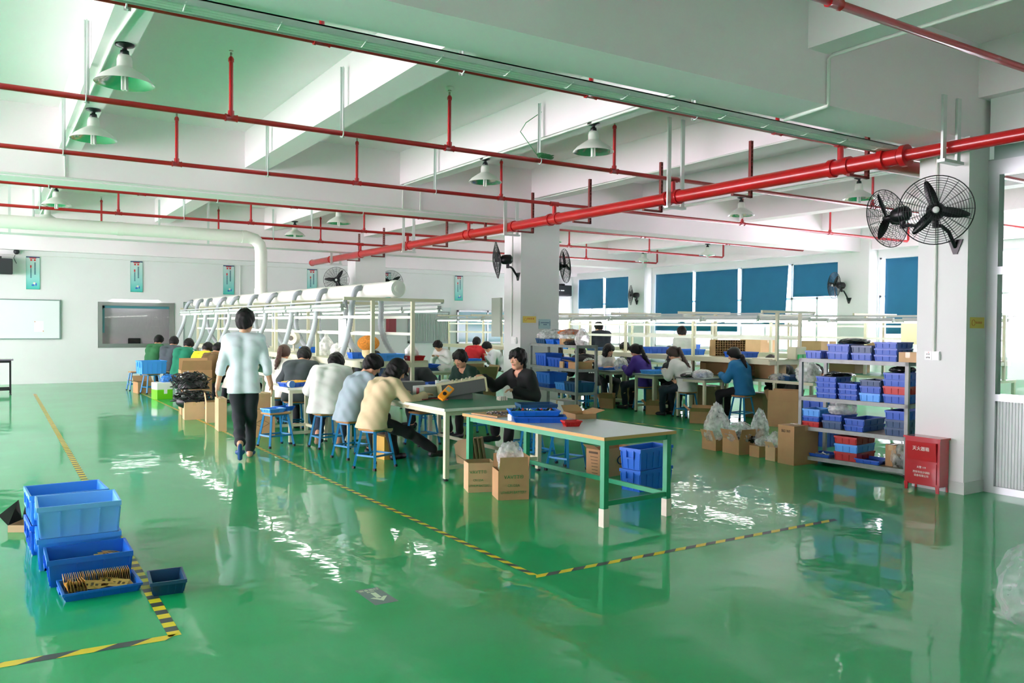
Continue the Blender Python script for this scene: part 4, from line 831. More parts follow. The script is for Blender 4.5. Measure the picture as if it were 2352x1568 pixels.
MB().tube([(.18+.1*math.cos(k*PI/2),-.003,.2+.06*math.sin(k*PI/2)) for k in range(4)], .003, 4, closed=True).build('diamond_print', INK, T)
carton('brown carton stacked on the diamond carton', (3.2,12.05,.401), D(6), .3, .35, .22, CARDB)
# ---- shelf of the long bench
def shelf_bin(label, x, y, z, w, d, h, m, rz=0): return crate('bin', label, (x,y,z), rz, w, d, h, m, None, 3, handles=False, cat='bin')
shelf_bin('bright blue bin at the near end of the long bench shelf', 4.85,11.02,1.121, .42,.26,.1, LBLUE)
shelf_bin('small blue bin behind the orange plush on the long bench shelf', 4.75,11.9,1.121, .25,.2,.09, MBLUE)
shelf_bin('red bin at the near right corner of the long bench shelf', 5.25,10.95,1.121, .24,.2,.07, REDP)
shelf_bin('blue bin farther along the long bench shelf', 4.9,14.6,1.121, .3,.22,.1, MBLUE)
T = thing('desk_fan', 'beige round desk fan head on the long bench shelf', 'fan', (4.7,14.9,1.121)); MB().tube([(0,0,0),(0,0,.2)],.02,8).lathe([(0,0),(.09,0),(.08,.02),(.02,.03),(0,.03)],16).build('stand', mat('beige_plastic','#d9d3b8',.5), T); MB().tube([(-.08,-.08,.26),(0,0,.26),(.07,.07,.25)],[.12,.13,.07],18).build('fan_head', mat('beige_plastic','#d9d3b8'), T); MB().tube([(-.085,-.085,.26),(-.083,-.083,.26)],.045,14).build('opening', mat('dark_opening','#4f4a3c',.6), T)
T = thing('plush_toy', 'orange furry plush cushion on the long bench shelf', 'toy', (4.8,11.6,1.121)); MB().ball((0,0,.24),(.17,.15,.12),16,10).build('orange_top', mat('orange_fur','#ef9a3c',.95,noise=.3,nscale=40,bump=1.,bscale=60), T); MB().ball((0,0,.1),(.1,.1,.1),14,8).build('cream_base', mat('cream_fur','#e4cf9e',.95,bump=.6,bscale=60), T)
bag('pale plastic bag on the long bench shelf left of the plush', (4.65,12.4,1.121), (.14,.14,.14), MILKY, 12, .5)
bag('white plastic bag standing on the long bench shelf', (4.75,13.3,1.121), (.12,.12,.24), MILKY, 13, .4, .6)
bag('white paper bundle in the red bin', (5.22,10.97,1.15), (.09,.08,.12), WHITEBAG, 14, .9)
T = thing('paper_sheet', 'pale blue sheet hung from the rail of the long bench', 'paper', (4.5,11.9,1.3)); MB().box(-.002,.002,-.16,.16,0,.42).build('sheet', mat('pale_blue_paper','#cfdcea',.6), T)
MB().box(-.06,.06,-.06,.06,0,.16).build('small_box', BLACK, None, (4.9,12.9,1.121)); tag(C.objects[-1], 'small black box on the long bench shelf', 'box')
# ---- the two racks
def rk(u, v, z): return on(RK[0], RK[1], (u,v), z)
def ustep(px): s = (px-1838)/247; return 1.33*s*9.98/(8.95+1.03*s)
ZS = {'bottom':.101,'second':.456,'third':.816,'top':1.281}
STACKS = [('top',1848,1886,.3,[(.095,BLUE)],'left end'),('top',1897,1948,.34,[(.09,BLUE),(.09,BLUE)],'left of the navy bin'),('top',1951,1999,.3,[(.085,BLUE),(.085,NAVY)],'middle'),('top',2003,2058,.36,[(.072,BLUE)]*3,'right half'),
 ('third',1873,1921,.34,[(.064,BLUE)]*4,'leftmost stack'),('third',1923,1968,.34,[(.064,BLUE)]*3,'second stack'),('third',1971,2021,.34,[(.095,LBLUE),(.08,BLUE),(.07,NAVY)],'third stack'),('third',2024,2080,.36,[(.1,BLUE),(.09,REDP),(.075,BLUE),(.075,BLUE)],'right stack'),
 ('second',1842,1884,.3,[(.065,REDP),(.06,BLUE),(.09,LBLUE)],'left stack'),('second',1888,1934,.36,[(.095,NAVY),(.075,BLUE)],'stack under the white bag'),('second',1938,1985,.5,[(.07,BLUE),(.075,BLUE)],'middle stack'),('second',2029,2082,.4,[(.09,NAVY),(.09,NAVY),(.1,BLUE)],'right stack'),
 ('bottom',1856,1908,.28,[(.04,BLUE)],'left tray'),('bottom',1916,1970,.42,[(.1,REDP),(.095,LBLUE),(.09,REDP)],'red and blue stack'),('bottom',1962,2022,.3,[(.05,BLUE)],'tray before the carton')]
CN = {'blue_plastic':'blue','navy_plastic':'navy','light_blue_plastic':'light blue','red_plastic':'red'}; ORD = ['lowest','second','third','fourth','fifth']
for sh, p0, p1, dd_, st, where in STACKS:
    u0, u1 = ustep(p0), ustep(p1); z = ZS[sh]
    for k, (hh, mm) in enumerate(st):
        pos = '' if len(st) == 1 else (', topmost of its stack' if k == len(st)-1 else ', %s of its stack' % ORD[k])
        o = crate('bin', '%s bin on right rack, %s shelf, %s%s' % (CN[mm.name], sh, where, pos), rk((u0+u1)/2, .03+dd_/2, z), RK[1]+random.uniform(-.02,.02), u1-u0-.012-.018, dd_, hh-.003, mm, 'bins on the right rack', 3, .004, handles=False, cat='bin'); z += hh
carton('small carton at the right end of the top shelf of the right rack', rk(ustep(2060),.02,1.281), RK[1], .2, .3, .11, CARDB)
carton('upright carton on the bottom shelf of the right rack', rk(ustep(2026),.1,.101), RK[1], .12, .18, .24, CARD)
bag('tied clear bag of dark screws on the bottom shelf of the right rack', rk(1.2,.12,.101), (.09,.09,.2), CLEAR, 21, .4, .7)
o = MB().ball((0,0,.055),(.075,.075,.055),14,8).build('screw_heap', mat('dark_screws','#3c4040',.4,.4,bump=1.,bscale=70), None, rk(1.2,.12,.101)); tag(o, 'dark screws lying in the clear bag', 'screws', None, 'stuff')
bag('white plastic bag on the second shelf of the right rack', rk(.46,.2,.63), (.17,.14,.1), MILKY, 22, .5)
bag('black plastic bundle lying on the top shelf bins of the right rack', rk(.6,.2,1.465), (.24,.12,.04), BLACKBAG, 23, .5)
bag('black plastic bundle on the third shelf right stack', rk(1.15,.25,1.16), (.16,.12,.04), BLACKBAG, 24, .5)
bag('black plastic bundle on the third shelf left stacks', rk(.42,.2,1.075), (.24,.1,.025), BLACKBAG, 25, .5)
for k in range(14):
    o = MB().tube([(0,0,0),(.05,0,.01)], .007, 6).build('metal_pin', mat('silver_part','#cfd3d0',.3,.6), None, rk(.13+.012*k+.03*math.sin(k*3),.14+.04*math.cos(k*5),.115+.006*(k%4)), (0,0,k*1.3)); tag(o, 'small silver part heaped in the bottom left tray of the right rack', 'metal part', 'silver parts in the bottom left tray')
def r2(u, v, z): return on(RK2[0], RK2[1], (u,v), z)
for (u,v,z,w,d,h,mm,la) in ((.35,.18,1.331,.34,.28,.09,NAVY,'navy bin at the far end of the top shelf of the left rack'),(.72,.18,1.331,.3,.28,.08,MBLUE,'blue bin on the top shelf of the left rack'),(1.0,.18,1.331,.18,.2,.06,MBLUE,'small blue bin on the top shelf of the left rack'),
   (.42,.18,.941,.4,.32,.22,BLUE,'tall blue crate at the far end of the third shelf of the left rack'),(.9,.2,.941,.5,.32,.16,BLUE,'long blue crate on the third shelf of the left rack'),(1.32,.16,.941,.14,.2,.1,BLUE,'small blue bin on the third shelf of the left rack'),
   (.5,.2,.561,.5,.34,.07,BLUE,'shallow blue tray under the blue crate on the left rack'),(.5,.2,.633,.52,.34,.19,MBLUE,'blue crate on the second shelf of the left rack'),(1.1,.2,.561,.34,.3,.12,LBLUE,'light blue bin on the second shelf of the left rack'),(1.52,.2,.561,.44,.32,.16,NAVY,'navy crate at the near end of the second shelf of the left rack')):
    crate('crate', la, r2(u,v,z), RK2[1], w, d, h, mm, None, 4, handles=False)
carton('brown carton on the top shelf of the left rack', r2(1.08,.05,1.331), RK2[1], .22, .25, .1, CARD)
carton('row of small brown cartons on the third shelf of the left rack', r2(.72,.0,1.0+.0), RK2[1], .3, .04, .11, CARDB) if False else None
for k,(u,w,la) in enumerate(((1.18,.12,'narrow carton before the blue crates on the left rack'),(1.42,.28,'open carton at the near end of the third shelf of the left rack'))): carton(la, r2(u+ (.0 if k else .0),.04 if k else .0,.941), RK2[1], w, .3 if k else .03, .11, CARDB if k == 0 else CARD, (None,None,None,None) if k == 0 else (75,80,None,None))
bag('clear bag over the bins on the top shelf of the left rack', r2(.55,.2,1.42), (.3,.14,.1), CLEAR, 31, .5)
bag('clear crumpled bag beside the carton on the top shelf of the left rack', r2(1.2,.2,1.43), (.22,.15,.1), CLEAR, 32, .5)
bag('milky upright bag at the near end of the top shelf of the left rack', r2(1.6,.2,1.331), (.12,.12,.17), MILKY, 33, .4, .3)
bag('black bundle under the clear bags on the left rack', r2(1.35,.22,1.331), (.22,.13,.05), BLACKBAG, 34, .5)
bag('orange fuzzy duster lying on the clear bags of the left rack', r2(1.15,.25,1.5), (.26,.06,.05), mat('orange_fuzz','#d9772e',.9), 35, 1.2, name='duster', freq=11, cat='duster')
carton('grey white box with a red end under the left rack', r2(.75,.05,.121), RK2[1], .5, .3, .25, mat('grey_white_box','#cfd2cf',.6)); 
# ---- cartons right of the green table
carton('open carton with a tall clear bag, farthest of the carton row before the rack', (8.13,7.72,0), D(-4), .3, .27, .15, CARD, (None,None,22,None))
bag('tall crumpled clear bag rising from the farthest carton of the row', (8.27,7.84,.12), (.17,.15,.3), CLEAR, 41, .6, .3)
carton('wide open carton full of black parts and bags in the row before the rack', (8.13,7.32,0), D(-4), .42, .3, .19, CARD, (15,None,25,None))
bag('shiny clear bag heaped in the wide open carton', (8.3,7.45,.16), (.2,.16,.15), CLEAR, 42, .6)
bag('black plastic bundle in the wide open carton', (8.38,7.42,.14), (.16,.14,.1), BLACKBAG, 43, .5)
bag('upright clear bag leaning from the wide open carton', (8.5,7.3,.14), (.12,.1,.26), CLEAR, 44, .7, .2)
carton('small closed carton with handwriting in the row before the rack', (8.2,7.05,0), D(-4), .24, .17, .14, CARD)
bag('clear bag lying on the small closed carton', (8.36,7.1,.14), (.14,.1,.07), CLEAR, 45, .6)
carton('open small carton second from the tall carton', (8.14,6.75,0), D(-4), .24, .16, .17, CARDB, (None,None,30,None))
bag('clear bag sticking out of the small carton beside the tall carton', (8.24,6.83,.15), (.1,.08,.12), CLEAR, 46, .6)
T = carton('tall closed carton with handwritten marks left of the right rack', (8.09,6.43,0), D(-3), .42, .25, .47, CARD)
text('063 WF', .05, mat('black_ink','#2a241c',.7), T, (-.003,.125,.4), (PI/2,0,-PI/2), sx=.85)
carton('wide open carton with spread flaps on the floor by the second bench', (10.1,10.2,0), D(-48), .4, .32, .2, CARD, (60,60,50,50))
carton('tall open carton at the near end of the second bench', (10.95,9.25,0), D(-60), .5, .4, .42, CARD, (10,15,20,10))
carton('small open carton under the side table of the white hoodie worker', (10.35,11.6,0), D(-50), .3, .28, .17, CARD, (40,50,45,45))
carton('small open carton under the table of the blouse worker', (10.3,12.95,0), D(-48), .3, .28, .2, CARD, (35,50,45,45))
for k, (x,y,w,h,la) in enumerate(((11.6,11.3,.5,.5,'brown carton under the second bench behind the hoodie worker'),(11.6,12.6,.45,.4,'brown carton under the second bench behind the purple worker'),(11.7,10.0,.5,.45,'brown carton under the second bench behind the blue jacket worker'),(11.6,13.8,.45,.4,'brown carton under the second bench behind the blouse worker'))): carton(la, (x,y,0), D(-5), w, .45, h, CARDD)
# ---- clutter of the second and third benches
for k, (x,y,z,w,d,h,m_,la) in enumerate(((10.85,13.35,.741,.4,.3,.05,MBLUE,'flat blue tray on the table between the blouse and purple workers'),(10.8,11.85,.741,.46,.3,.07,LBLUE,'light blue tray on the side table before the white hoodie worker'),(10.85,10.75,.741,.3,.25,.07,MBLUE,'blue tray among bags before the blue jacket worker'),
   (11.75,9.4,.741,.5,.35,.08,NAVY,'navy tray on the near end of the second bench'),(11.8,10.6,1.091,.5,.35,.1,BLUE,'blue bin at the near end of the second bench shelf'),(11.8,12.0,1.091,.6,.35,.11,MBLUE,'long blue bin on the second bench shelf'),(11.8,12.9,1.091,.5,.35,.13,BLUE,'tall blue bin on the second bench shelf'),
   (11.8,14.8,1.091,.5,.35,.07,NAVY,'shallow navy bin on the second bench shelf'),(11.8,16.0,1.091,.4,.3,.08,LBLUE,'light blue bin on the far part of the second bench shelf'),(11.9,12.6,.741,.5,.4,.07,LBLUE,'light blue tray on the second bench top'),(11.9,14.0,.741,.5,.4,.06,LBLUE,'pale tray on the second bench top behind the purple worker'),
   (7.05,14.3,.761,.55,.4,.06,NAVY,'lower navy tray on the table behind the dark green pullover worker'),(7.05,14.3,.822,.55,.4,.06,BLUE,'upper blue tray on the table behind the dark green pullover worker'),(10.3,18.2,.741,.5,.35,.05,MBLUE,'blue tray before the red jacket worker'))):
    crate('tray' if h < .075 else 'bin', la, (x,y,z), D(random.uniform(-8,8)), w, d, h, m_, None, 4, handles=False, cat='tray' if h < .075 else 'bin')
table('side_table', 'small cream table before the red jacket worker', (10.0,18.0,0), 0, .65, .6, .74, mat('grey_green_top','#8fa397'), CREAM, GREYSTEEL, .03, .045, .12)
table('side_table', 'cream table behind the printed black shirt worker', (9.7,13.4,0), 0, .55, .5, .74, mat('grey_green_top','#8fa397'), CREAM, GREYSTEEL, .03, .045, .12)
crate('tray', 'bright blue tray on the table behind the left rack', (9.95,13.6,.741), D(5), .45, .3, .05, MBLUE, None, 4, handles=False, cat='tray')
carton('open carton with long flaps on the second bench top', (11.5,11.2,.741), D(-30), .45, .4, .22, CARD, (70,50,None,None))
carton('open carton behind the blue jacket worker on the second bench top', (11.7,9.7,.741), D(20), .5, .4, .26, CARD, (60,None,60,None))
carton('large open carton on the table behind the dark green pullover worker', (6.95,12.3,0), D(-8), .5, .5, .72, CARDD, (30,10,15,20))
EGG = mat('egg_tray_card','#a88a5e',.85)
def divider(label, loc, rz, w, d, h):
    m = MB(); nx, nz = 12, 7
    for i in range(nx+1): m.box(w*i/nx-.003,w*i/nx+.003,0,d,0,h)
    for i in range(nz+1): m.box(0,w,0,d,h*i/nz-.003,h*i/nz+.003)
    m.box(0,w,d-.004,d,0,h); o = m.build('carton_divider', EGG, None, loc, (0,0,rz)); tag(o, label, 'cardboard')
divider('stack of brown honeycomb carton dividers standing on the second bench', (11.75,10.75,.741), D(-25), .6, .3, .35)
divider('brown honeycomb carton dividers on the second bench shelf', (11.7,11.15,1.1), D(-25), .6, .3, .3)
bag('clear bag of white parts before the blue jacket worker', (10.75,10.55,.741), (.2,.16,.09), MILKY, 51, .5)
bag('black shiny bag lying on the table before the blue jacket worker', (10.62,10.75,.741), (.16,.13,.05), BLACKBAG, 52, .4)
bag('tall white plastic bag on the near end of the second bench', (11.6,8.95,.741), (.2,.2,.26), MILKY, 53, .4, .5)
bag('flat clear bag beside the tall white bag', (11.55,9.5,.741), (.2,.15,.07), CLEAR, 54, .5)
bag('clear bag between the blouse and purple workers', (11.0,13.1,.75), (.14,.12,.15), CLEAR, 55, .6)
bag('white cloth heap beside the navy trays', (7.4,14.1,.761), (.14,.12,.08), WHITEBAG, 56, .5)
T = thing('control_box', 'cream control box with green sockets on the near end of the second bench', 'box', (12.05,9.55,1.091)); MB().rbox(-.14,.14,-.1,.1,.0,.22,.01).build('case', CREAM, T)
for s in (-.06,.04): MB().box(s-.04,s+.04,-.14,-.1,.01,.09).build('green_socket', mat('bright_green_plastic','#2fc46a',.4), T)
for k in range(5):
    o = MB().rbox(-.07,.07,-.05,.05,0,.1,.01).build('green_box', mat('lime_plastic','#9ae07a',.5), None, (11.8+.0*k,15.2+k*.62,1.091)); tag(o, 'small lime green box on the far part of the second bench shelf', 'box', 'lime green boxes on the second bench shelf')
T = thing('yellow_sheet', 'pale yellow sheet hung on the third bench rail', 'paper', (14.57,9.0,1.35)); MB().box(-.002,.002,-.17,.17,0,.4).build('sheet', mat('pale_yellow_paper','#f1ecc0',.6), T)
for k, (y,z,m_,la) in enumerate(((9.5,1.091,CARDD,'brown carton on the third bench shelf near its end'),(11.0,1.091,CARDD,'brown carton on the third bench shelf'),(12.6,1.091,CARDB,'pale carton on the third bench shelf'),(10.2,.741,CARDD,'brown carton on the third bench top near its end'),(11.8,.741,CARDD,'brown carton on the third bench top'))): carton(la, (14.65,y,z), 0, .5, .6, .28, m_)
for k, (y,z,m_,la) in enumerate(((8.6,.741,LBLUE,'light blue crate on the near end of the third bench'),(9.0,.3,BLUE,'blue crate under the near end of the third bench'),(13.8,1.091,BLUE,'blue bin on the third bench shelf'),(15.2,1.091,MBLUE,'bright blue bin on the third bench shelf'))): crate('crate', la, (14.9,y,z if z > .5 else 0), 0, .5, .5, .25 if z < 1 else .12, m_, None, 4)
crate('crate', 'lower blue crate of the pair standing behind the right rack', (9.95,7.4,0), D(5), .5, .4, .32, BLUE, None, 5); crate('crate', 'upper blue crate of the pair standing behind the right rack', (9.95,7.4,.322), D(5), .5, .4, .32, BLUE, None, 5)
bag('large clear plastic wrap cut off by the lower right corner', (5.03,2.2,0), (.3,.28,.3), plastic('wrap_film','#dfe8ea',.22), 61, .35, name='plastic_wrap', cat='wrap')
# ---------------------------------------------------------------- people: bodies and clothes as smooth blended volumes
class Vol:
    def __init__(s, lo, hi, h):
        s.lo = np.array(lo, float); s.h = h; s.n = np.ceil((np.array(hi)-s.lo)/h).astype(int)+1
        s.F = np.full(s.n, .25, np.float32); s.ax = [(s.lo[i]+h*np.arange(s.n[i])).astype(np.float32) for i in range(3)]
    def sl(s, lo, hi):
        r = []
        for i in range(3):
            a = int(max(0, math.floor((lo[i]-s.lo[i])/s.h))); b = int(min(s.n[i], math.ceil((hi[i]-s.lo[i])/s.h)+1)); r.append(slice(a, max(a,b)))
        return tuple(r)
    def apply(s, prim, cut=False):
        lo, hi, fn, k = prim; m = k+.03; q = s.sl(lo-m, hi+m)
        A = s.F[q]
        if A.size == 0: return
        X = s.ax[0][q[0]][:,None,None]; Y = s.ax[1][q[1]][None,:,None]; Z = s.ax[2][q[2]][None,None,:]
        d = fn(X,Y,Z)
        if cut: s.F[q] = np.maximum(A, -d); return
        hh = np.clip(.5+.5*(d-A)/k, 0, 1); s.F[q] = d*(1-hh)+A*hh-k*hh*(1-hh)
def cone(a, b, r1, r2, k=.02):
    a = np.array(a, float); b = np.array(b, float); ba = b-a; L2 = max(float(ba@ba), 1e-9); r = max(r1, r2)
    def fn(X,Y,Z):
        px, py, pz = X-np.float32(a[0]), Y-np.float32(a[1]), Z-np.float32(a[2])
        t = np.clip((px*ba[0]+py*ba[1]+pz*ba[2])/L2, 0, 1).astype(np.float32)
        return np.sqrt((px-ba[0]*t)**2+(py-ba[1]*t)**2+(pz-ba[2]*t)**2)-(r1+(r2-r1)*t)
    return (np.minimum(a,b)-r, np.maximum(a,b)+r, fn, k)
def ell(c, axes, r, k=.02):
    c = np.array(c, float); M = np.array(axes, float); r = np.array(r, float); R = r.max()
    def fn(X,Y,Z):
        px, py, pz = X-c[0], Y-c[1], Z-c[2]; k0 = 0; k1 = 0
        for i in range(3):
            u = (px*M[i,0]+py*M[i,1]+pz*M[i,2])/r[i]; k0 = k0+u*u; k1 = k1+(u/r[i])**2
        k0 = np.sqrt(k0); return (k0*(k0-1)/np.sqrt(k1+1e-9)).astype(np.float32)
    return (c-R, c+R, fn, k)
def nets(V):
    F = V.F; S = F < 0; n = F.shape
    c = [S[i:n[0]-1+i, j:n[1]-1+j, k:n[2]-1+k] for i in (0,1) for j in (0,1) for k in (0,1)]
    cnt = sum(x.astype(np.int8) for x in c); act = (cnt > 0) & (cnt < 8); idx = np.argwhere(act)
    if len(idx) == 0: return np.zeros((0,3)), np.zeros((0,4), int)
    corner = np.array([(i,j,k) for i in (0,1) for j in (0,1) for k in (0,1)])
    val = np.stack([F[idx[:,0]+o[0], idx[:,1]+o[1], idx[:,2]+o[2]] for o in corner], 1)
    P = np.zeros((len(idx),3)); W = np.zeros(len(idx))
    for a in range(8):
        for ax in range(3):
            b = a | (4 >> ax)
            if b == a: continue
            va, vb = val[:,a], val[:,b]; m = (va < 0) != (vb < 0); t = np.where(m, va/np.where(m, va-vb, 1), 0)
            P += np.where(m[:,None], corner[a]+(corner[b]-corner[a])*t[:,None], 0); W += m
    P = V.lo+(idx+P/W[:,None])*V.h
    ID = -np.ones(act.shape, np.int64); ID[act] = np.arange(len(idx)); Q = []
    for ax in range(3):
        s0 = [slice(None)]*3; s1 = [slice(None)]*3; s0[ax] = slice(0,-1); s1[ax] = slice(1,None)
        for inv in (False, True):
            m = (S[tuple(s0)] & ~S[tuple(s1)]) if not inv else (~S[tuple(s0)] & S[tuple(s1)])
            e = np.argwhere(m); u, v = [(1,2),(2,0),(0,1)][ax]
            e = e[(e[:,u] > 0) & (e[:,v] > 0) & (e[:,u] < n[u]-1) & (e[:,v] < n[v]-1)]
            du = np.zeros(3,int); du[u] = 1; dv = np.zeros(3,int); dv[v] = 1
            q = np.stack([ID[tuple((e-du-dv).T)], ID[tuple((e-dv).T)], ID[tuple(e.T)], ID[tuple((e-du).T)]], 1)
            Q.append(q[:, ::-1] if inv else q)
    return P, np.concatenate(Q)
def skin(name, prims, h, m, parent, pad=.03, disp=None, cuts=(), trim=None):
    if not prims: return None
    lo = np.min([p[0] for p in prims], 0)-pad; hi = np.max([p[1] for p in prims], 0)+pad
    V = Vol(lo, hi, h)
    for p in prims: V.apply(p)
    if disp:
        X = V.ax[0][:,None,None]; Y = V.ax[1][None,:,None]; Z = V.ax[2][None,None,:]; V.F += disp(X,Y,Z).astype(np.float32)
    if trim:
        X = V.ax[0][:,None,None]; Y = V.ax[1][None,:,None]; Z = V.ax[2][None,None,:]; V.F = np.maximum(V.F, trim(X,Y,Z).astype(np.float32))
    for p in cuts: V.apply(p, True)
    V.F[[0,-1]] = .1; V.F[:,[0,-1]] = .1; V.F[:,:,[0,-1]] = .1
    P, Q = nets(V)
    me = bpy.data.meshes.new(name); me.vertices.add(len(P)); me.vertices.foreach_set('co', P.astype(np.float32).ravel())
    me.loops.add(len(Q)*4); me.loops.foreach_set('vertex_index', Q.astype(np.int32).ravel()); me.polygons.add(len(Q))
    me.polygons.foreach_set('loop_start', np.arange(0,len(Q)*4,4,dtype=np.int32)); me.polygons.foreach_set('use_smooth', np.ones(len(Q), bool))
    me.materials.append(m); me.update(calc_edges=True); me.validate()
    o = bpy.data.objects.new(name, me); C.objects.link(o)
    if parent is not None: o.parent = parent
    return o
def nrm(v): v = np.array(v, float); return v/max(np.linalg.norm(v),1e-9)
def ik(a, b, l1, l2, hint):
    a = np.array(a,float); b = np.array(b,float); d = b-a; L = np.linalg.norm(d)
    if L > (l1+l2)*.995: b = a+d*((l1+l2)*.995/L); d = b-a; L = np.linalg.norm(d)
    u = d/L; x = (l1*l1-l2*l2+L*L)/(2*L); hgt = math.sqrt(max(l1*l1-x*x,0)); hv = np.array(hint,float); hv = nrm(hv-u*(hv@u))
    return a+u*x+hv*hgt, b
SKINM = mat('skin', '#d9a383', .5, noise=.04, nscale=14); HAIRM = mat('black_hair', '#0b0a09', .5, spec=.3, bump=.4, bscale=160); LIPM = mat('lip_skin', '#b3685c', .5); EYEM = mat('dark_eye','#16110f',.2)
def person(label, loc, rotz, *, s=1., sw=.175, seat=.46, lean=18, hunch=14, hp=25, hy=0, hr=0, tw=0, hands=((.4,.12,.84),(.4,-.12,.84)), feet=((.36,.12,0),(.36,-.12,0)), shirt='#ffffff', top='long', trous='#1c2126',
           hair='short', hairc=None, shoe='#23262a', h=.013, puff=.014, curl=.5, skirt=.0, hem=.12, face=False, elbow=(-.35,.55,-.75), stand=None, heel=0, legs=True, fit=0., toes=None, vneck=False, handdir=None, slip=False):
    sk = SKINM; body = []; tops = []; pants = []; shoelist = []
    S = lambda v: np.array(v, float)*s
    hipz = (stand if stand else seat/s+.085)
    Pv = S((0,0,hipz)); l = math.radians(lean); l2 = math.radians(lean+hunch); l3 = math.radians(lean+hunch*1.8)
    M1 = Pv+S((math.sin(l),0,math.cos(l)))*.2; M2 = M1+S((math.sin(l2),0,math.cos(l2)))*.17; N = M2+S((math.sin(l3),0,math.cos(l3)))*.135
    tv = math.radians(tw); lat = np.array((-math.sin(tv),math.cos(tv),0)); fw = np.array((math.cos(tv),math.sin(tv),0))
    sh = [N+lat*sg*sw*s-np.array((0,0,.035*s)) for sg in (1,-1)]
    y1 = np.array((0,1,0))
    def torso(g, low=0.):
        o = []
        for sg in (1,-1):
            o.append(cone(Pv+y1*sg*.075*s+S((-.02-low*.12,0,-.01-low*.9)), M1+y1*sg*.06*s, (.108+fit+low*.12)*s+g, (.096+fit)*s+g, .05))
            o.append(cone(M1+y1*sg*.06*s, M2+lat*sg*.085*s, (.096+fit)*s+g, .103*s+g, .05))
            o.append(cone(M2+lat*sg*.085*s, N+lat*sg*.07*s-fw*.005-np.array((0,0,.05)), .103*s+g, .07*s+g, .05))
            o.append(cone(sh[0 if sg > 0 else 1]*.96+N*.04, N+lat*sg*.03*s-np.array((0,0,.01)), .056*s+g, .056*s+g, .04))
        return o
    hd = math.radians(hp); hyw = math.radians(hy)+tv
    f = np.array((math.cos(hd)*math.cos(hyw), math.cos(hd)*math.sin(hyw), -math.sin(hd))); r_ = np.array((math.sin(hyw),-math.cos(hyw),0)); u = np.cross(r_, f)
    if hr: a = math.radians(hr); u, r_ = u*math.cos(a)+r_*math.sin(a), r_*math.cos(a)-u*math.sin(a)
    nk = nrm(np.array((math.sin(l3),0,math.cos(l3)))*.6+u*.6+f*.12); Hb = N+nk*.085*s; Hc = Hb+u*.1*s+f*.022*s
    A3 = (f, r_, u); hs = s*1.03
    H = lambda a,b,c: Hc+(f*a+r_*b+u*c)*hs
    body += torso(0)
    body += [cone(N-nk*.04, Hb+u*.04*s, .058*s, .052*s, .03), ell(H(-.008,0,.025), A3, (.096*hs,.076*hs,.094*hs), .02), ell(H(.022,0,-.03), A3, (.07*hs,.062*hs,.085*hs), .03),
             cone(H(.05,0,-.085), H(.03,0,-.075), .032*hs, .045*hs, .025)]
    for b in (.06,-.06): body.append(cone(H(.0,b*.8,-.06), H(.05,b*.35,-.095), .03*hs, .024*hs, .03))
    for b in (.079,-.079): body.append(ell(H(-.008,b,-.008), A3, (.018*hs,.009*hs,.03*hs), .008))
    if h < .015:
        body += [cone(H(.09,0,.012), H(.108,0,-.026), .009*hs, .014*hs, .012), cone(H(.092,.016,-.03), H(.092,-.016,-.03), .008*hs, .008*hs, .008),
                 cone(H(.088,.014,-.06), H(.088,-.014,-.06), .009*hs, .009*hs, .01)]
        for b in (.03,-.03): body += [cone(H(.078,b*.5,.022), H(.07,b*1.6,.022), .011*hs, .011*hs, .012), ell(H(.066,b*1.3,-.022), A3, (.022,.02,.022), .02)]
    wr = []; el = []
    for i, sg in enumerate((1,-1)):
        hx = np.array((elbow[0], sg*elbow[1], elbow[2]))
        e, w = ik(sh[i], S(hands[i]), .275*s, .245*s, hx); el.append(e); wr.append(w)
        body += [cone(sh[i], e, .052*s, .04*s, .03), cone(e, e*.55+w*.45, .04*s, .036*s, .02), cone(e*.55+w*.45, w, .036*s, .026*s, .02)]
        fd = nrm(w-e); 
        if handdir is not None and handdir[i] is not None: fd = nrm(handdir[i])
        dn = nrm(np.array((0,0,-1))-fd*(-fd[2])) if abs(fd[2]) < .9 else nrm(np.array((0,-sg,0))-fd*(-sg*fd[1])); lt = np.cross(fd, dn)
        if abs(fd[2]) >= .9: lt = nrm(np.cross(fd, dn))
        pc = w+fd*.085*s
        body += [cone(w, w+fd*.03*s, .026*s, .027*s, .012)]
        for q in (-.024,-.008,.008,.024): body.append(cone(w+fd*.03*s+lt*q*.7*s, pc+lt*q*s, .017*s, .0125*s, .01))
        for q, fl in ((-.029,.064),(-.010,.076),(.010,.08),(.029,.068)):
            b0 = pc+lt*q*s; c1 = curl*.7; c2 = curl*1.6
            m1 = b0+(fd*math.cos(c1)+dn*math.sin(c1))*fl*.52*s; m2 = m1+(fd*math.cos(c2)+dn*math.sin(c2))*fl*.48*s
            body += [cone(b0, m1, .0098*s, .009*s, .004), cone(m1, m2, .009*s, .0075*s, .004)]
        ts = lt*(1 if (lt @ y1)*sg < 0 else -1); t0 = w+fd*.028*s+ts*.022*s; t1 = t0+(fd*.6+ts*.65+dn*.35)*.04*s; t2 = t1+(fd*.85+ts*.1+dn*.45)*.032*s
        body += [cone(t0, t1, .014*s, .0105*s, .006), cone(t1, t2, .0105*s, .0085*s, .004)]
        g = puff
        if top != 'none':
            if top == 'short': m_ = sh[i]*.42+e*.58; tops.append(cone(sh[i], m_, .056*s+g, .058*s+g, .03))
            else:
                en = w*(.99 if top == 'long' else .45)+e*(.01 if top == 'long' else .55)
                tops += [cone(sh[i], e, .055*s+g, .046*s+g, .03), cone(e, en, .046*s+g, (.034 if top == 'long' else .042)*s+g, .02)]
    tops += torso(puff, hem)
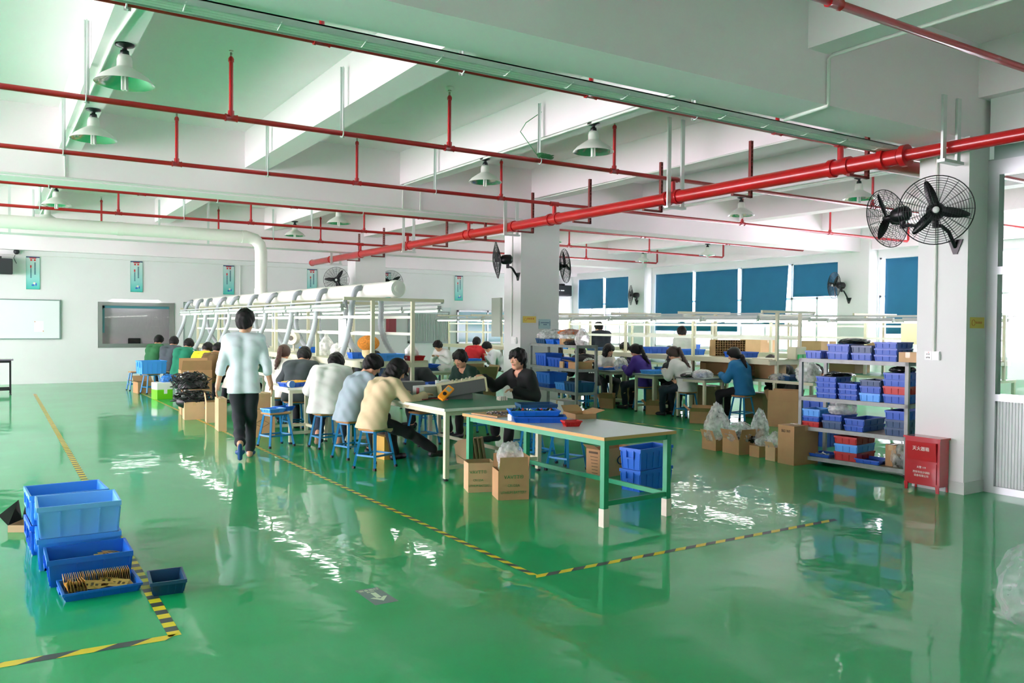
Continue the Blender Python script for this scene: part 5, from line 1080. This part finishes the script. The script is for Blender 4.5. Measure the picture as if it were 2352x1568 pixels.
    if skirt: tops.append(cone(Pv+S((-.02,0,-.02)), Pv+S((-.03,0,-hem-skirt)), .14*s+puff, (.16+skirt*.3)*s+puff, .05))
    hips = [Pv+y1*sg*.085*s+S((0,0,-.0)) for sg in (1,-1)]
    if legs:
        for i, sg in enumerate((1,-1)):
            an = S(feet[i])+S((0,0,.085)); kn, an = ik(hips[i], an, .43*s, .41*s, (1,sg*.25,.55) if not stand else (1,0,.1))
            body += [cone(hips[i], kn, .083*s, .056*s, .03), cone(kn, kn*.6+an*.4, .054*s, .054*s, .02), cone(kn*.6+an*.4, an, .054*s, .036*s, .02)]
            pants += [cone(hips[i], kn, .095*s, .068*s, .04), cone(kn, an+(kn-an)*.06, .068*s, .06*s, .03)]
            fdv = nrm((math.cos(-heel if False else 0), sg*.12, 0)) if toes is None or toes[i] is None else nrm(toes[i])
            dz = np.array((0,0,-.05*s)) if toes is None or toes[i] is None else nrm(np.cross(np.cross(fdv,(0,0,-1)),fdv))*.05*s
            hl = an+dz-fdv*.035*s; to = an+dz*1.15+fdv*.15*s
            body += [cone(an, hl, .034*s, .03*s, .02), cone(hl, to, .032*s, .024*s, .02)]
            shoes = [cone(hl, to, .042*s, .033*s, .02), cone(to-fdv*.05*s, to+fdv*.02*s, .038*s, .028*s, .02)]
            if slip: shoes = [cone(hl+dz*.25, to+dz*.2, .026*s, .026*s, .02), cone(to-fdv*.07*s-lat*.03*s-dz*.2, to-fdv*.07*s+lat*.03*s-dz*.2, .026*s, .026*s, .02)]
            skin('sandal' if slip else 'shoe', shoes, min(h,.012), mat('shoe_'+shoe, shoe, .5), None) and shoelist.append(C.objects[-1])
        pants += [cone(hips[0]+S((-.02,0,-.01)), hips[1]+S((-.02,0,-.01)), .108*s, .108*s, .04)]
    root = skin('person', body, h, sk, None); root.location = loc; root.rotation_euler = (0,0,rotz); tag(root, label, 'person')
    ph = random.random()*6
    fold = lambda X,Y,Z: .0045*np.sin(26*Z+9*Y+5*np.sin(7*X+ph)+ph)*np.sin(11*Y-6*X+ph*2)+.003*np.sin(47*X+31*Z-19*Y+ph)
    if top != 'none':
        cuts = []
        hz_ = (seat+.004 if not stand else Pv[2]-(hem+.01)*s)
        hemtrim = (lambda X,Y,Z: hz_-Z-.02*np.clip(np.abs(Y)*3-.25,0,1)*(skirt>0)+0*X)
        if vneck: cuts = [cone(N+f*.1-np.array((0,0,.0)), N+fw*.16-np.array((0,0,.17)), .05*s, .012, .01), cone(N+f*.02, N+u*.1+f*.1, .07*s, .09*s, .01)]
        skin('shirt' if puff < .02 else 'jacket', tops, h, mat('cloth_'+shirt, shirt, .85, noise=.05, nscale=10), root, disp=fold, cuts=cuts, trim=hemtrim)
    if legs:
        skin('trousers', pants, h, mat('cloth_'+trous, trous, .85, noise=.06, nscale=10), root, disp=fold, trim=(lambda X,Y,Z: Z-(Pv[2]-(hem-.03)*s)+0*X+0*Y) if stand else (lambda X,Y,Z: np.where(X < .14, seat+.002-Z, -1.)+0*Y))
        for q in shoelist: q.parent = root
    hm = HAIRM if not hairc else mat('hair_'+hairc, hairc, .45, bump=.5, bscale=110)
    hg = .021 if hair != 'thin' else .008
    cap = [ell(H(-.014,0,.032), A3, (.1*hs+hg,.08*hs+hg,.094*hs+hg), .02), ell(H(-.05,0,-.025), A3, (.058*hs+hg,.066*hs+hg,.07*hs), .03)]
    for b in (.07,-.07): cap.append(cone(H(.012,b,.03), H(-.01 ,b,-.035 if hair != 'bob' else -.03), .022*hs, .012*hs, .02))
    def dd(a,b,c): v = f*a+r_*b+u*c; return v
    cv = nrm(f*.86-u*.5); hc_ = Hc
    cutl = .058*hs
    trim = lambda X,Y,Z: np.minimum((X-hc_[0])*cv[0]+(Y-hc_[1])*cv[1]+(Z-hc_[2])*cv[2]-cutl, 1)
    messy = lambda X,Y,Z: .004*np.sin(90*X+40*Z)*np.sin(80*Y-30*Z)+.003*np.sin(60*Z+70*X)
    extra = []
    if hair in ('short','pony','lowpony','bun'):
        for b in (.074,-.074): cap.append(cone(H(-.012,b,.03), H(-.016,b*.98,-.04), .026*hs, .012*hs, .02))
        cap += [cone(H(-.07,.025,.0), H(-.066,.025,-.075), .046*hs, .026*hs, .03), cone(H(-.07,-.025,.0), H(-.066,-.025,-.075), .046*hs, .026*hs, .03)]
    for b in (-.05,-.02,.015,.045): cap.append(cone(H(.05,b,.09), H(.094,b*1.15,.05), .03*hs, .012*hs, .02))
    if hair == 'shaggy':
        for b in (.075,-.075): extra += [cone(H(.01,b,.03), H(.02,b,-.055), .026*hs, .014*hs, .02), cone(H(-.04,b,.0), H(-.045,b*.9,-.105), .03*hs, .018*hs, .02)]
        extra += [cone(H(-.08,0,.0), H(-.075,0,-.12), .05*hs, .03*hs, .03)]
    if hair == 'bob':
        for b in (.078,-.078): extra += [cone(H(.02,b,.02), H(.03,b*1.02,-.12), .032*hs, .026*hs, .03), cone(H(-.04,b*.9,.0), H(-.03,b*.95,-.13), .04*hs, .034*hs, .03)]
        extra += [cone(H(-.08,.03,.0), H(-.075,.03,-.13), .05*hs, .042*hs, .03), cone(H(-.08,-.03,.0), H(-.075,-.03,-.13), .05*hs, .042*hs, .03)]
    if hair == 'pony':
        b0 = H(-.11,0,.045); p1 = b0-fw*.05+np.array((0,0,.0)); p2 = N-fw*(.1+puff)+np.array((0,0,.03)); p3 = M2*.8+N*.2-fw*(.155+puff); extra += [cone(b0, p1, .028, .032, .02), cone(p1, p2, .034, .042, .02), cone(p2, p3, .042, .016, .02)]
    if hair == 'lowpony':
        b0 = H(-.1,0,-.05); p1 = b0-fw*.045+np.array((0,0,-.02)); p2 = N-fw*(.125+puff)+np.array((0,0,-.06)); extra += [cone(b0, p1, .028, .04, .02), cone(p1, p2, .045, .02, .02)]
    if hair == 'bun':
        b0 = H(-.075,0,.1); extra += [ell(b0, A3, (.04,.042,.035), .02), cone(b0, b0+u*.03+r_*.04, .015, .01, .01), cone(b0, b0+u*.035-r_*.03-f*.02, .015, .008, .01)]
    ho = cap
    skin('hair', ho, max(h*.8,.008), hm, root, disp=messy if hair in ('shaggy','short') else None, trim=trim)
    if extra: skin('hair_length' if hair in ('bob','shaggy') else 'hair_tail', extra, max(h*.8,.008), hm, root, disp=messy)
    if hair in ('shaggy','bob'):
        fr = [cone(H(.06,.05,.085), H(.095,.055,.012), .026*hs, .009*hs, .015), cone(H(.07,.01,.09), H(.112,.012,.02), .026*hs, .008*hs, .015), cone(H(.06,-.045,.085), H(.1,-.04,.025), .026*hs, .009*hs, .015)]
        skin('fringe', fr, max(h*.7,.007), hm, root)
    elif face:
        fr = [cone(H(.07,b,.085), H(.098,b*1.05,.045), .02*hs, .008*hs, .015) for b in (-.05,-.025,0,.025,.05)]
        skin('fringe', fr, max(h*.7,.007), hm, root)
    if face:
        for b in (.032,-.032):
            MB().ball((0,0,0),(.004,.014,.0045),10,6, Matrix(((f[0],r_[0],u[0],0),(f[1],r_[1],u[1],0),(f[2],r_[2],u[2],0),(0,0,0,1)))).build('eye', EYEM, root, tuple(H(.083,b,.0)))
            MB().ball((0,0,0),(.004,.02,.004),10,6, Matrix(((f[0],r_[0],u[0],0),(f[1],r_[1],u[1],0),(f[2],r_[2],u[2],0),(0,0,0,1)))).build('eyebrow', HAIRM, root, tuple(H(.087,b,.024)))
        MB().ball((0,0,0),(.006,.022,.008),10,6, Matrix(((f[0],r_[0],u[0],0),(f[1],r_[1],u[1],0),(f[2],r_[2],u[2],0),(0,0,0,1)))).build('lips', LIPM, root, tuple(H(.094,0,-.059)))
    root['_n'] = 0; del root['_n']
    return root, dict(N=N, M1=M1, M2=M2, P=Pv, f=f, u=u, r=r_, Hc=Hc, fw=fw, lat=lat, wr=wr)

# the aisle
person('person walking away in a pale blue long shirt and dark trousers in the aisle', (2.58,10.12,0), D(76), s=1.055, stand=.905, lean=2, hunch=3, hp=6, hy=-22, sw=.168, hands=((-.0,.31,.74),(-.05,-.33,.72)), elbow=(-1,.25,0), shirt='#dbe7ee', top='half', trous='#22282e', shoe='#2c4f86', slip=True, feet=((-.2,.04,.12),(.16,-.07,0)), toes=((.42,0,-.9),None), hem=.13, puff=.012, fit=-.022, h=.008, curl=.35)
# near side of the long bench
person('person in a beige jacket with bobbed black hair leaning on the cream table', (3.70,8.78,0), D(14), s=.97, sw=.165, lean=10, hunch=16, hp=36, hy=-18, hands=((.5,.16,.84),(.52,-.3,.84)), feet=((.56,.3,0),(.84,-.3,.02)), shirt='#d3c09a', puff=.022, trous='#15171a', hair='bob', hem=.13, skirt=.07, h=.0085, shoe='#1a1c20')
person('person in a grey short-sleeved shirt looking down beside the beige jacket worker', (3.72,9.62,0), D(4), s=1.0, lean=12, hunch=14, hp=36, hy=-6, hands=((.42,.12,.84),(.36,-.1,.84)), shirt='#9fb0b9', top='short', trous='#3d3b38', hair='short', hem=.12, fit=.012, h=.009)
person('person in a thick white sweater hunched over the long bench', (3.76,10.55,0), D(50), s=1.06, sw=.19, lean=8, hunch=20, hp=60, hands=((.42,.2,.84),(.42,-.12,.84)), feet=((.1,.14,.02),(.12,-.14,0)), shirt='#eeefe9', puff=.034, trous='#2e3d52', hair='short', hem=.12, h=.0095, fit=.008, slip=True, shoe='#20242a')
person('person in a dark grey sweater hunched behind the tray of yellow parts', (3.96,12.4,0), D(55), s=1.05, sw=.185, lean=10, hunch=18, hp=46, hands=((.42,.2,.84),(.42,-.1,.84)), shirt='#3a4446', puff=.026, trous='#26292d', hair='short', h=.011, fit=.006)
person('person in a white top with a long brown ponytail at the long bench', (3.9,13.2,0), D(50), s=.98, sw=.165, lean=8, hunch=10, hp=30, shirt='#efece2', puff=.022, trous='#1d1f23', hair='pony', hairc='#4a2c22', h=.012)
person('person in a cream top mostly hidden behind the walking person', (3.72,15.4,0), D(8), lean=16, hunch=14, hp=40, shirt='#efeadf', puff=.02, h=.016, hair='short')
person('person in a brown top bending over the far half of the long bench', (3.68,17.2,0), D(45), lean=10, hunch=16, hp=50, shirt='#6d5330', h=.016)
person('person in a bright yellow top at the far half of the long bench', (3.68,18.2,0), D(45), lean=10, hunch=18, hp=52, shirt='#f0de2a', h=.016)
person('person in a teal green top at the far end of the long bench', (3.64,19.9,0), D(50), s=1.05, sw=.19, lean=10, hunch=18, hp=46, shirt='#167a5c', h=.016, puff=.02)
person('person in a dark slate top at the far end of the long bench', (3.62,21.4,0), D(55), s=1.05, sw=.19, lean=10, hunch=16, hp=40, shirt='#49535a', h=.017, puff=.02)
person('person in a green top farthest along the long bench', (3.5,23.0,0), D(45), s=1.03, lean=10, hunch=12, hp=36, shirt='#2f6e43', h=.017, puff=.02)
# far side of the long bench
pb = person('person in a black jacket facing left at the cream table with a raised hand', (5.86,8.85,0), D(186), s=1.0, sw=.175, lean=6, hunch=8, hp=4, hy=8, hands=((.3,.16,.82),(.52,-.24,.97)), elbow=(-.2,.5,-.8), feet=((.42,.14,.0),(.36,-.2,.16)), shirt='#1b1e20', puff=.026, trous='#17191b', hair='shaggy', h=.0085, face=True, vneck=True, curl=.7)
person('person in a dark green pullover looking down at the cream table', (6.1,10.7,0), D(192), s=.97, lean=10, hunch=12, hp=24, hy=14, hands=((.42,.16,.82),(.4,-.2,.82)), shirt='#14382c', puff=.02, trous='#191b1d', hair='short', h=.0095, face=True, vneck=True)
person('person with a brown hair bun and a charcoal jacket bent low over the long bench', (6.0,11.75,0), D(150), s=1.0, sw=.165, lean=22, hunch=22, hp=48, hands=((.5,.2,.84),(.5,-.1,.84)), shirt='#33383b', puff=.024, hair='bun', hairc='#4d3626', h=.012)
person('person in a dark top on the far side of the long bench behind the hoses', (5.9,14.2,0), D(180), lean=22, hunch=16, hp=45, shirt='#3b4247', h=.017)
person('person in a navy top on the far side of the long bench behind the posts', (5.9,12.9,0), D(180), lean=22, hunch=16, hp=45, shirt='#23405c', h=.017)
# second bench, from near to far
person('person in a bright blue jacket with a low black ponytail on a stool', (11.15,9.95,0), D(100), s=.95, sw=.165, lean=6, hunch=8, hp=22, hy=14, hands=((.4,.12,.84),(.4,-.1,.84)), feet=((.42,.14,.0),(.38,-.05,0)), shirt='#1c6d9e', puff=.03, trous='#14161a', hair='lowpony', h=.011, hem=.14)
person('person in a white hoodie with a brown ponytail at a side table', (10.75,10.95,0), D(104), s=.98, sw=.16, lean=10, hunch=12, hp=30, hands=((.42,.1,.84),(.42,-.1,.84)), feet=((.45,.1,0),(.42,-.14,0)), shirt='#e3e6df', puff=.024, trous='#22303c', hair='pony', hairc='#3b2a22', h=.0115)
person('person in a purple jacket with a long black ponytail at a side table', (10.95,12.3,0), D(105), s=.97, sw=.165, lean=8, hunch=10, hp=24, hands=((.42,.12,.84),(.42,-.1,.84)), feet=((.4,.12,0),(.4,-.12,0)), shirt='#46318a', puff=.028, trous='#1d2230', hair='pony', h=.012)
person('person in a white short-sleeved blouse facing us across a side table', (11.05,13.85,0), D(-95), s=.97, sw=.16, lean=14, hunch=12, hp=20, hy=18, hands=((.4,.02,.80),(.4,-.06,.80)), elbow=(-.2,.9,-.3), feet=((.36,.12,0),(.36,-.12,0)), shirt='#ece8e0', top='short', trous='#333a3d', hair='bob', h=.0115, face=True)
person('person with loose dark hair bent over a side table beyond the white hoodie', (11.15,11.6,0), D(60), s=.95, sw=.16, lean=26, hunch=16, hp=45, shirt='#1b1d20', hair='bob', h=.014)
psh = person('person in a black shirt with a white print on the back', (10.1,13.0,0), D(78), s=1.05, sw=.185, lean=18, hunch=14, hp=55, shirt='#17191b', puff=.03, hair='short', h=.013, fit=.01)
person('person in a white top with a long black ponytail behind the grey rack', (10.25,14.1,0), D(75), s=.96, sw=.16, lean=14, hunch=12, hp=30, shirt='#efece6', hair='pony', h=.014, puff=.02)
person('person in a pale grey top partly hidden by the middle column', (10.55,15.3,0), D(70), s=1., lean=14, hunch=12, hp=30, shirt='#b9c4c4', hair='short', h=.016, puff=.02)
person('person standing in a dark hooded coat behind the second bench', (13.35,16.6,0), D(80), s=1.06, sw=.19, stand=.9, lean=8, hunch=10, hp=30, hands=((.3,.2,.85),(.3,-.2,.85)), shirt='#1d2530', puff=.036, hair='short', h=.017)
person('person standing in a pale grey top behind the second bench', (13.3,13.55,0), D(70), s=1.0, stand=.9, lean=10, hunch=10, hp=32, hands=((.3,.2,.85),(.3,-.2,.85)), shirt='#c7ccc4', puff=.024, hair='short', h=.016)
person('person in a violet black coat seated behind the purple jacket worker', (12.95,14.9,0), D(180), lean=14, hunch=12, hp=30, shirt='#2e2748', hair='shaggy', h=.017, puff=.02)
person('person in a white top with long dark hair beyond the second bench', (12.9,13.3,0), D(180), s=.96, lean=18, hunch=12, hp=40, shirt='#dfe6e3', hair='bob', hairc='#2e1a16', h=.017, puff=.02)
person('person in black bent over the near end of the second bench', (12.75,10.2,0), D(170), s=1.0, lean=28, hunch=18, hp=48, shirt='#1b1c1f', hair='short', hairc='#2a1c18', h=.014, puff=.02)
person('person in black bent over seen through the grey rack of blue bins', (12.2,8.55,0), D(140), s=1.0, lean=40, hunch=18, hp=55, shirt='#1a1b1e', hair='short', h=.014, puff=.02)
person('person in a red jacket at the far end of the second bench', (10.75,18.9,0), D(35), s=1.03, sw=.185, lean=10, hunch=12, hp=28, shirt='#d0272f', hair='short', h=.016, puff=.03)
person('person in a white collared top left of the red jacket worker', (9.75,18.4,0), D(200), s=1., lean=14, hunch=14, hp=40, shirt='#e4e6e2', hair='short', h=.016, puff=.02, trous='#2f4254')
person('person in a white shirt and grey vest right of the red jacket worker', (11.2,18.1,0), D(160), s=1., lean=20, hunch=14, hp=42, shirt='#dfe4e6', hair='short', h=.016, puff=.02)
person('person in a mustard top beyond the printed black shirt worker', (11.0,15.8,0), D(20), s=.97, lean=18, hunch=12, hp=36, shirt='#c08a3c', hair='short', h=.017, puff=.02)
# print on the black shirt
r_, j = psh
back = Vector(j['M2']-j['fw']*.155); nrmv = Vector((-math.cos(D(26)),0,math.sin(D(26))))
xax = Vector((0,-1,0)); zax = nrmv; yax = zax.cross(xax)
BM = Matrix(((xax.x,yax.x,zax.x,back.x-.02),(xax.y,yax.y,zax.y,back.y),(xax.z,yax.z,zax.z,back.z),(0,0,0,1)))
m = MB(); m.ball((0,-.06,0),(.075,.095,.012),14,8,BM)
for k in range(9):
    a = PI*(.12+.76*k/8); M_ = BM @ Matrix.Translation((.15*math.cos(a), -.05+.15*math.sin(a), 0)) @ Matrix.Rotation(a-PI/2, 4, 'Z'); m.box(-.016,.016,-.022,.022,-.012,.012,M_)
for k in range(3): m.box(-.07+.05*k,-.035+.05*k,-.21,-.18,-.012,.012,BM)
m.build('back_print', mat('white_shirt_print','#e3e5e0',.8), r_)
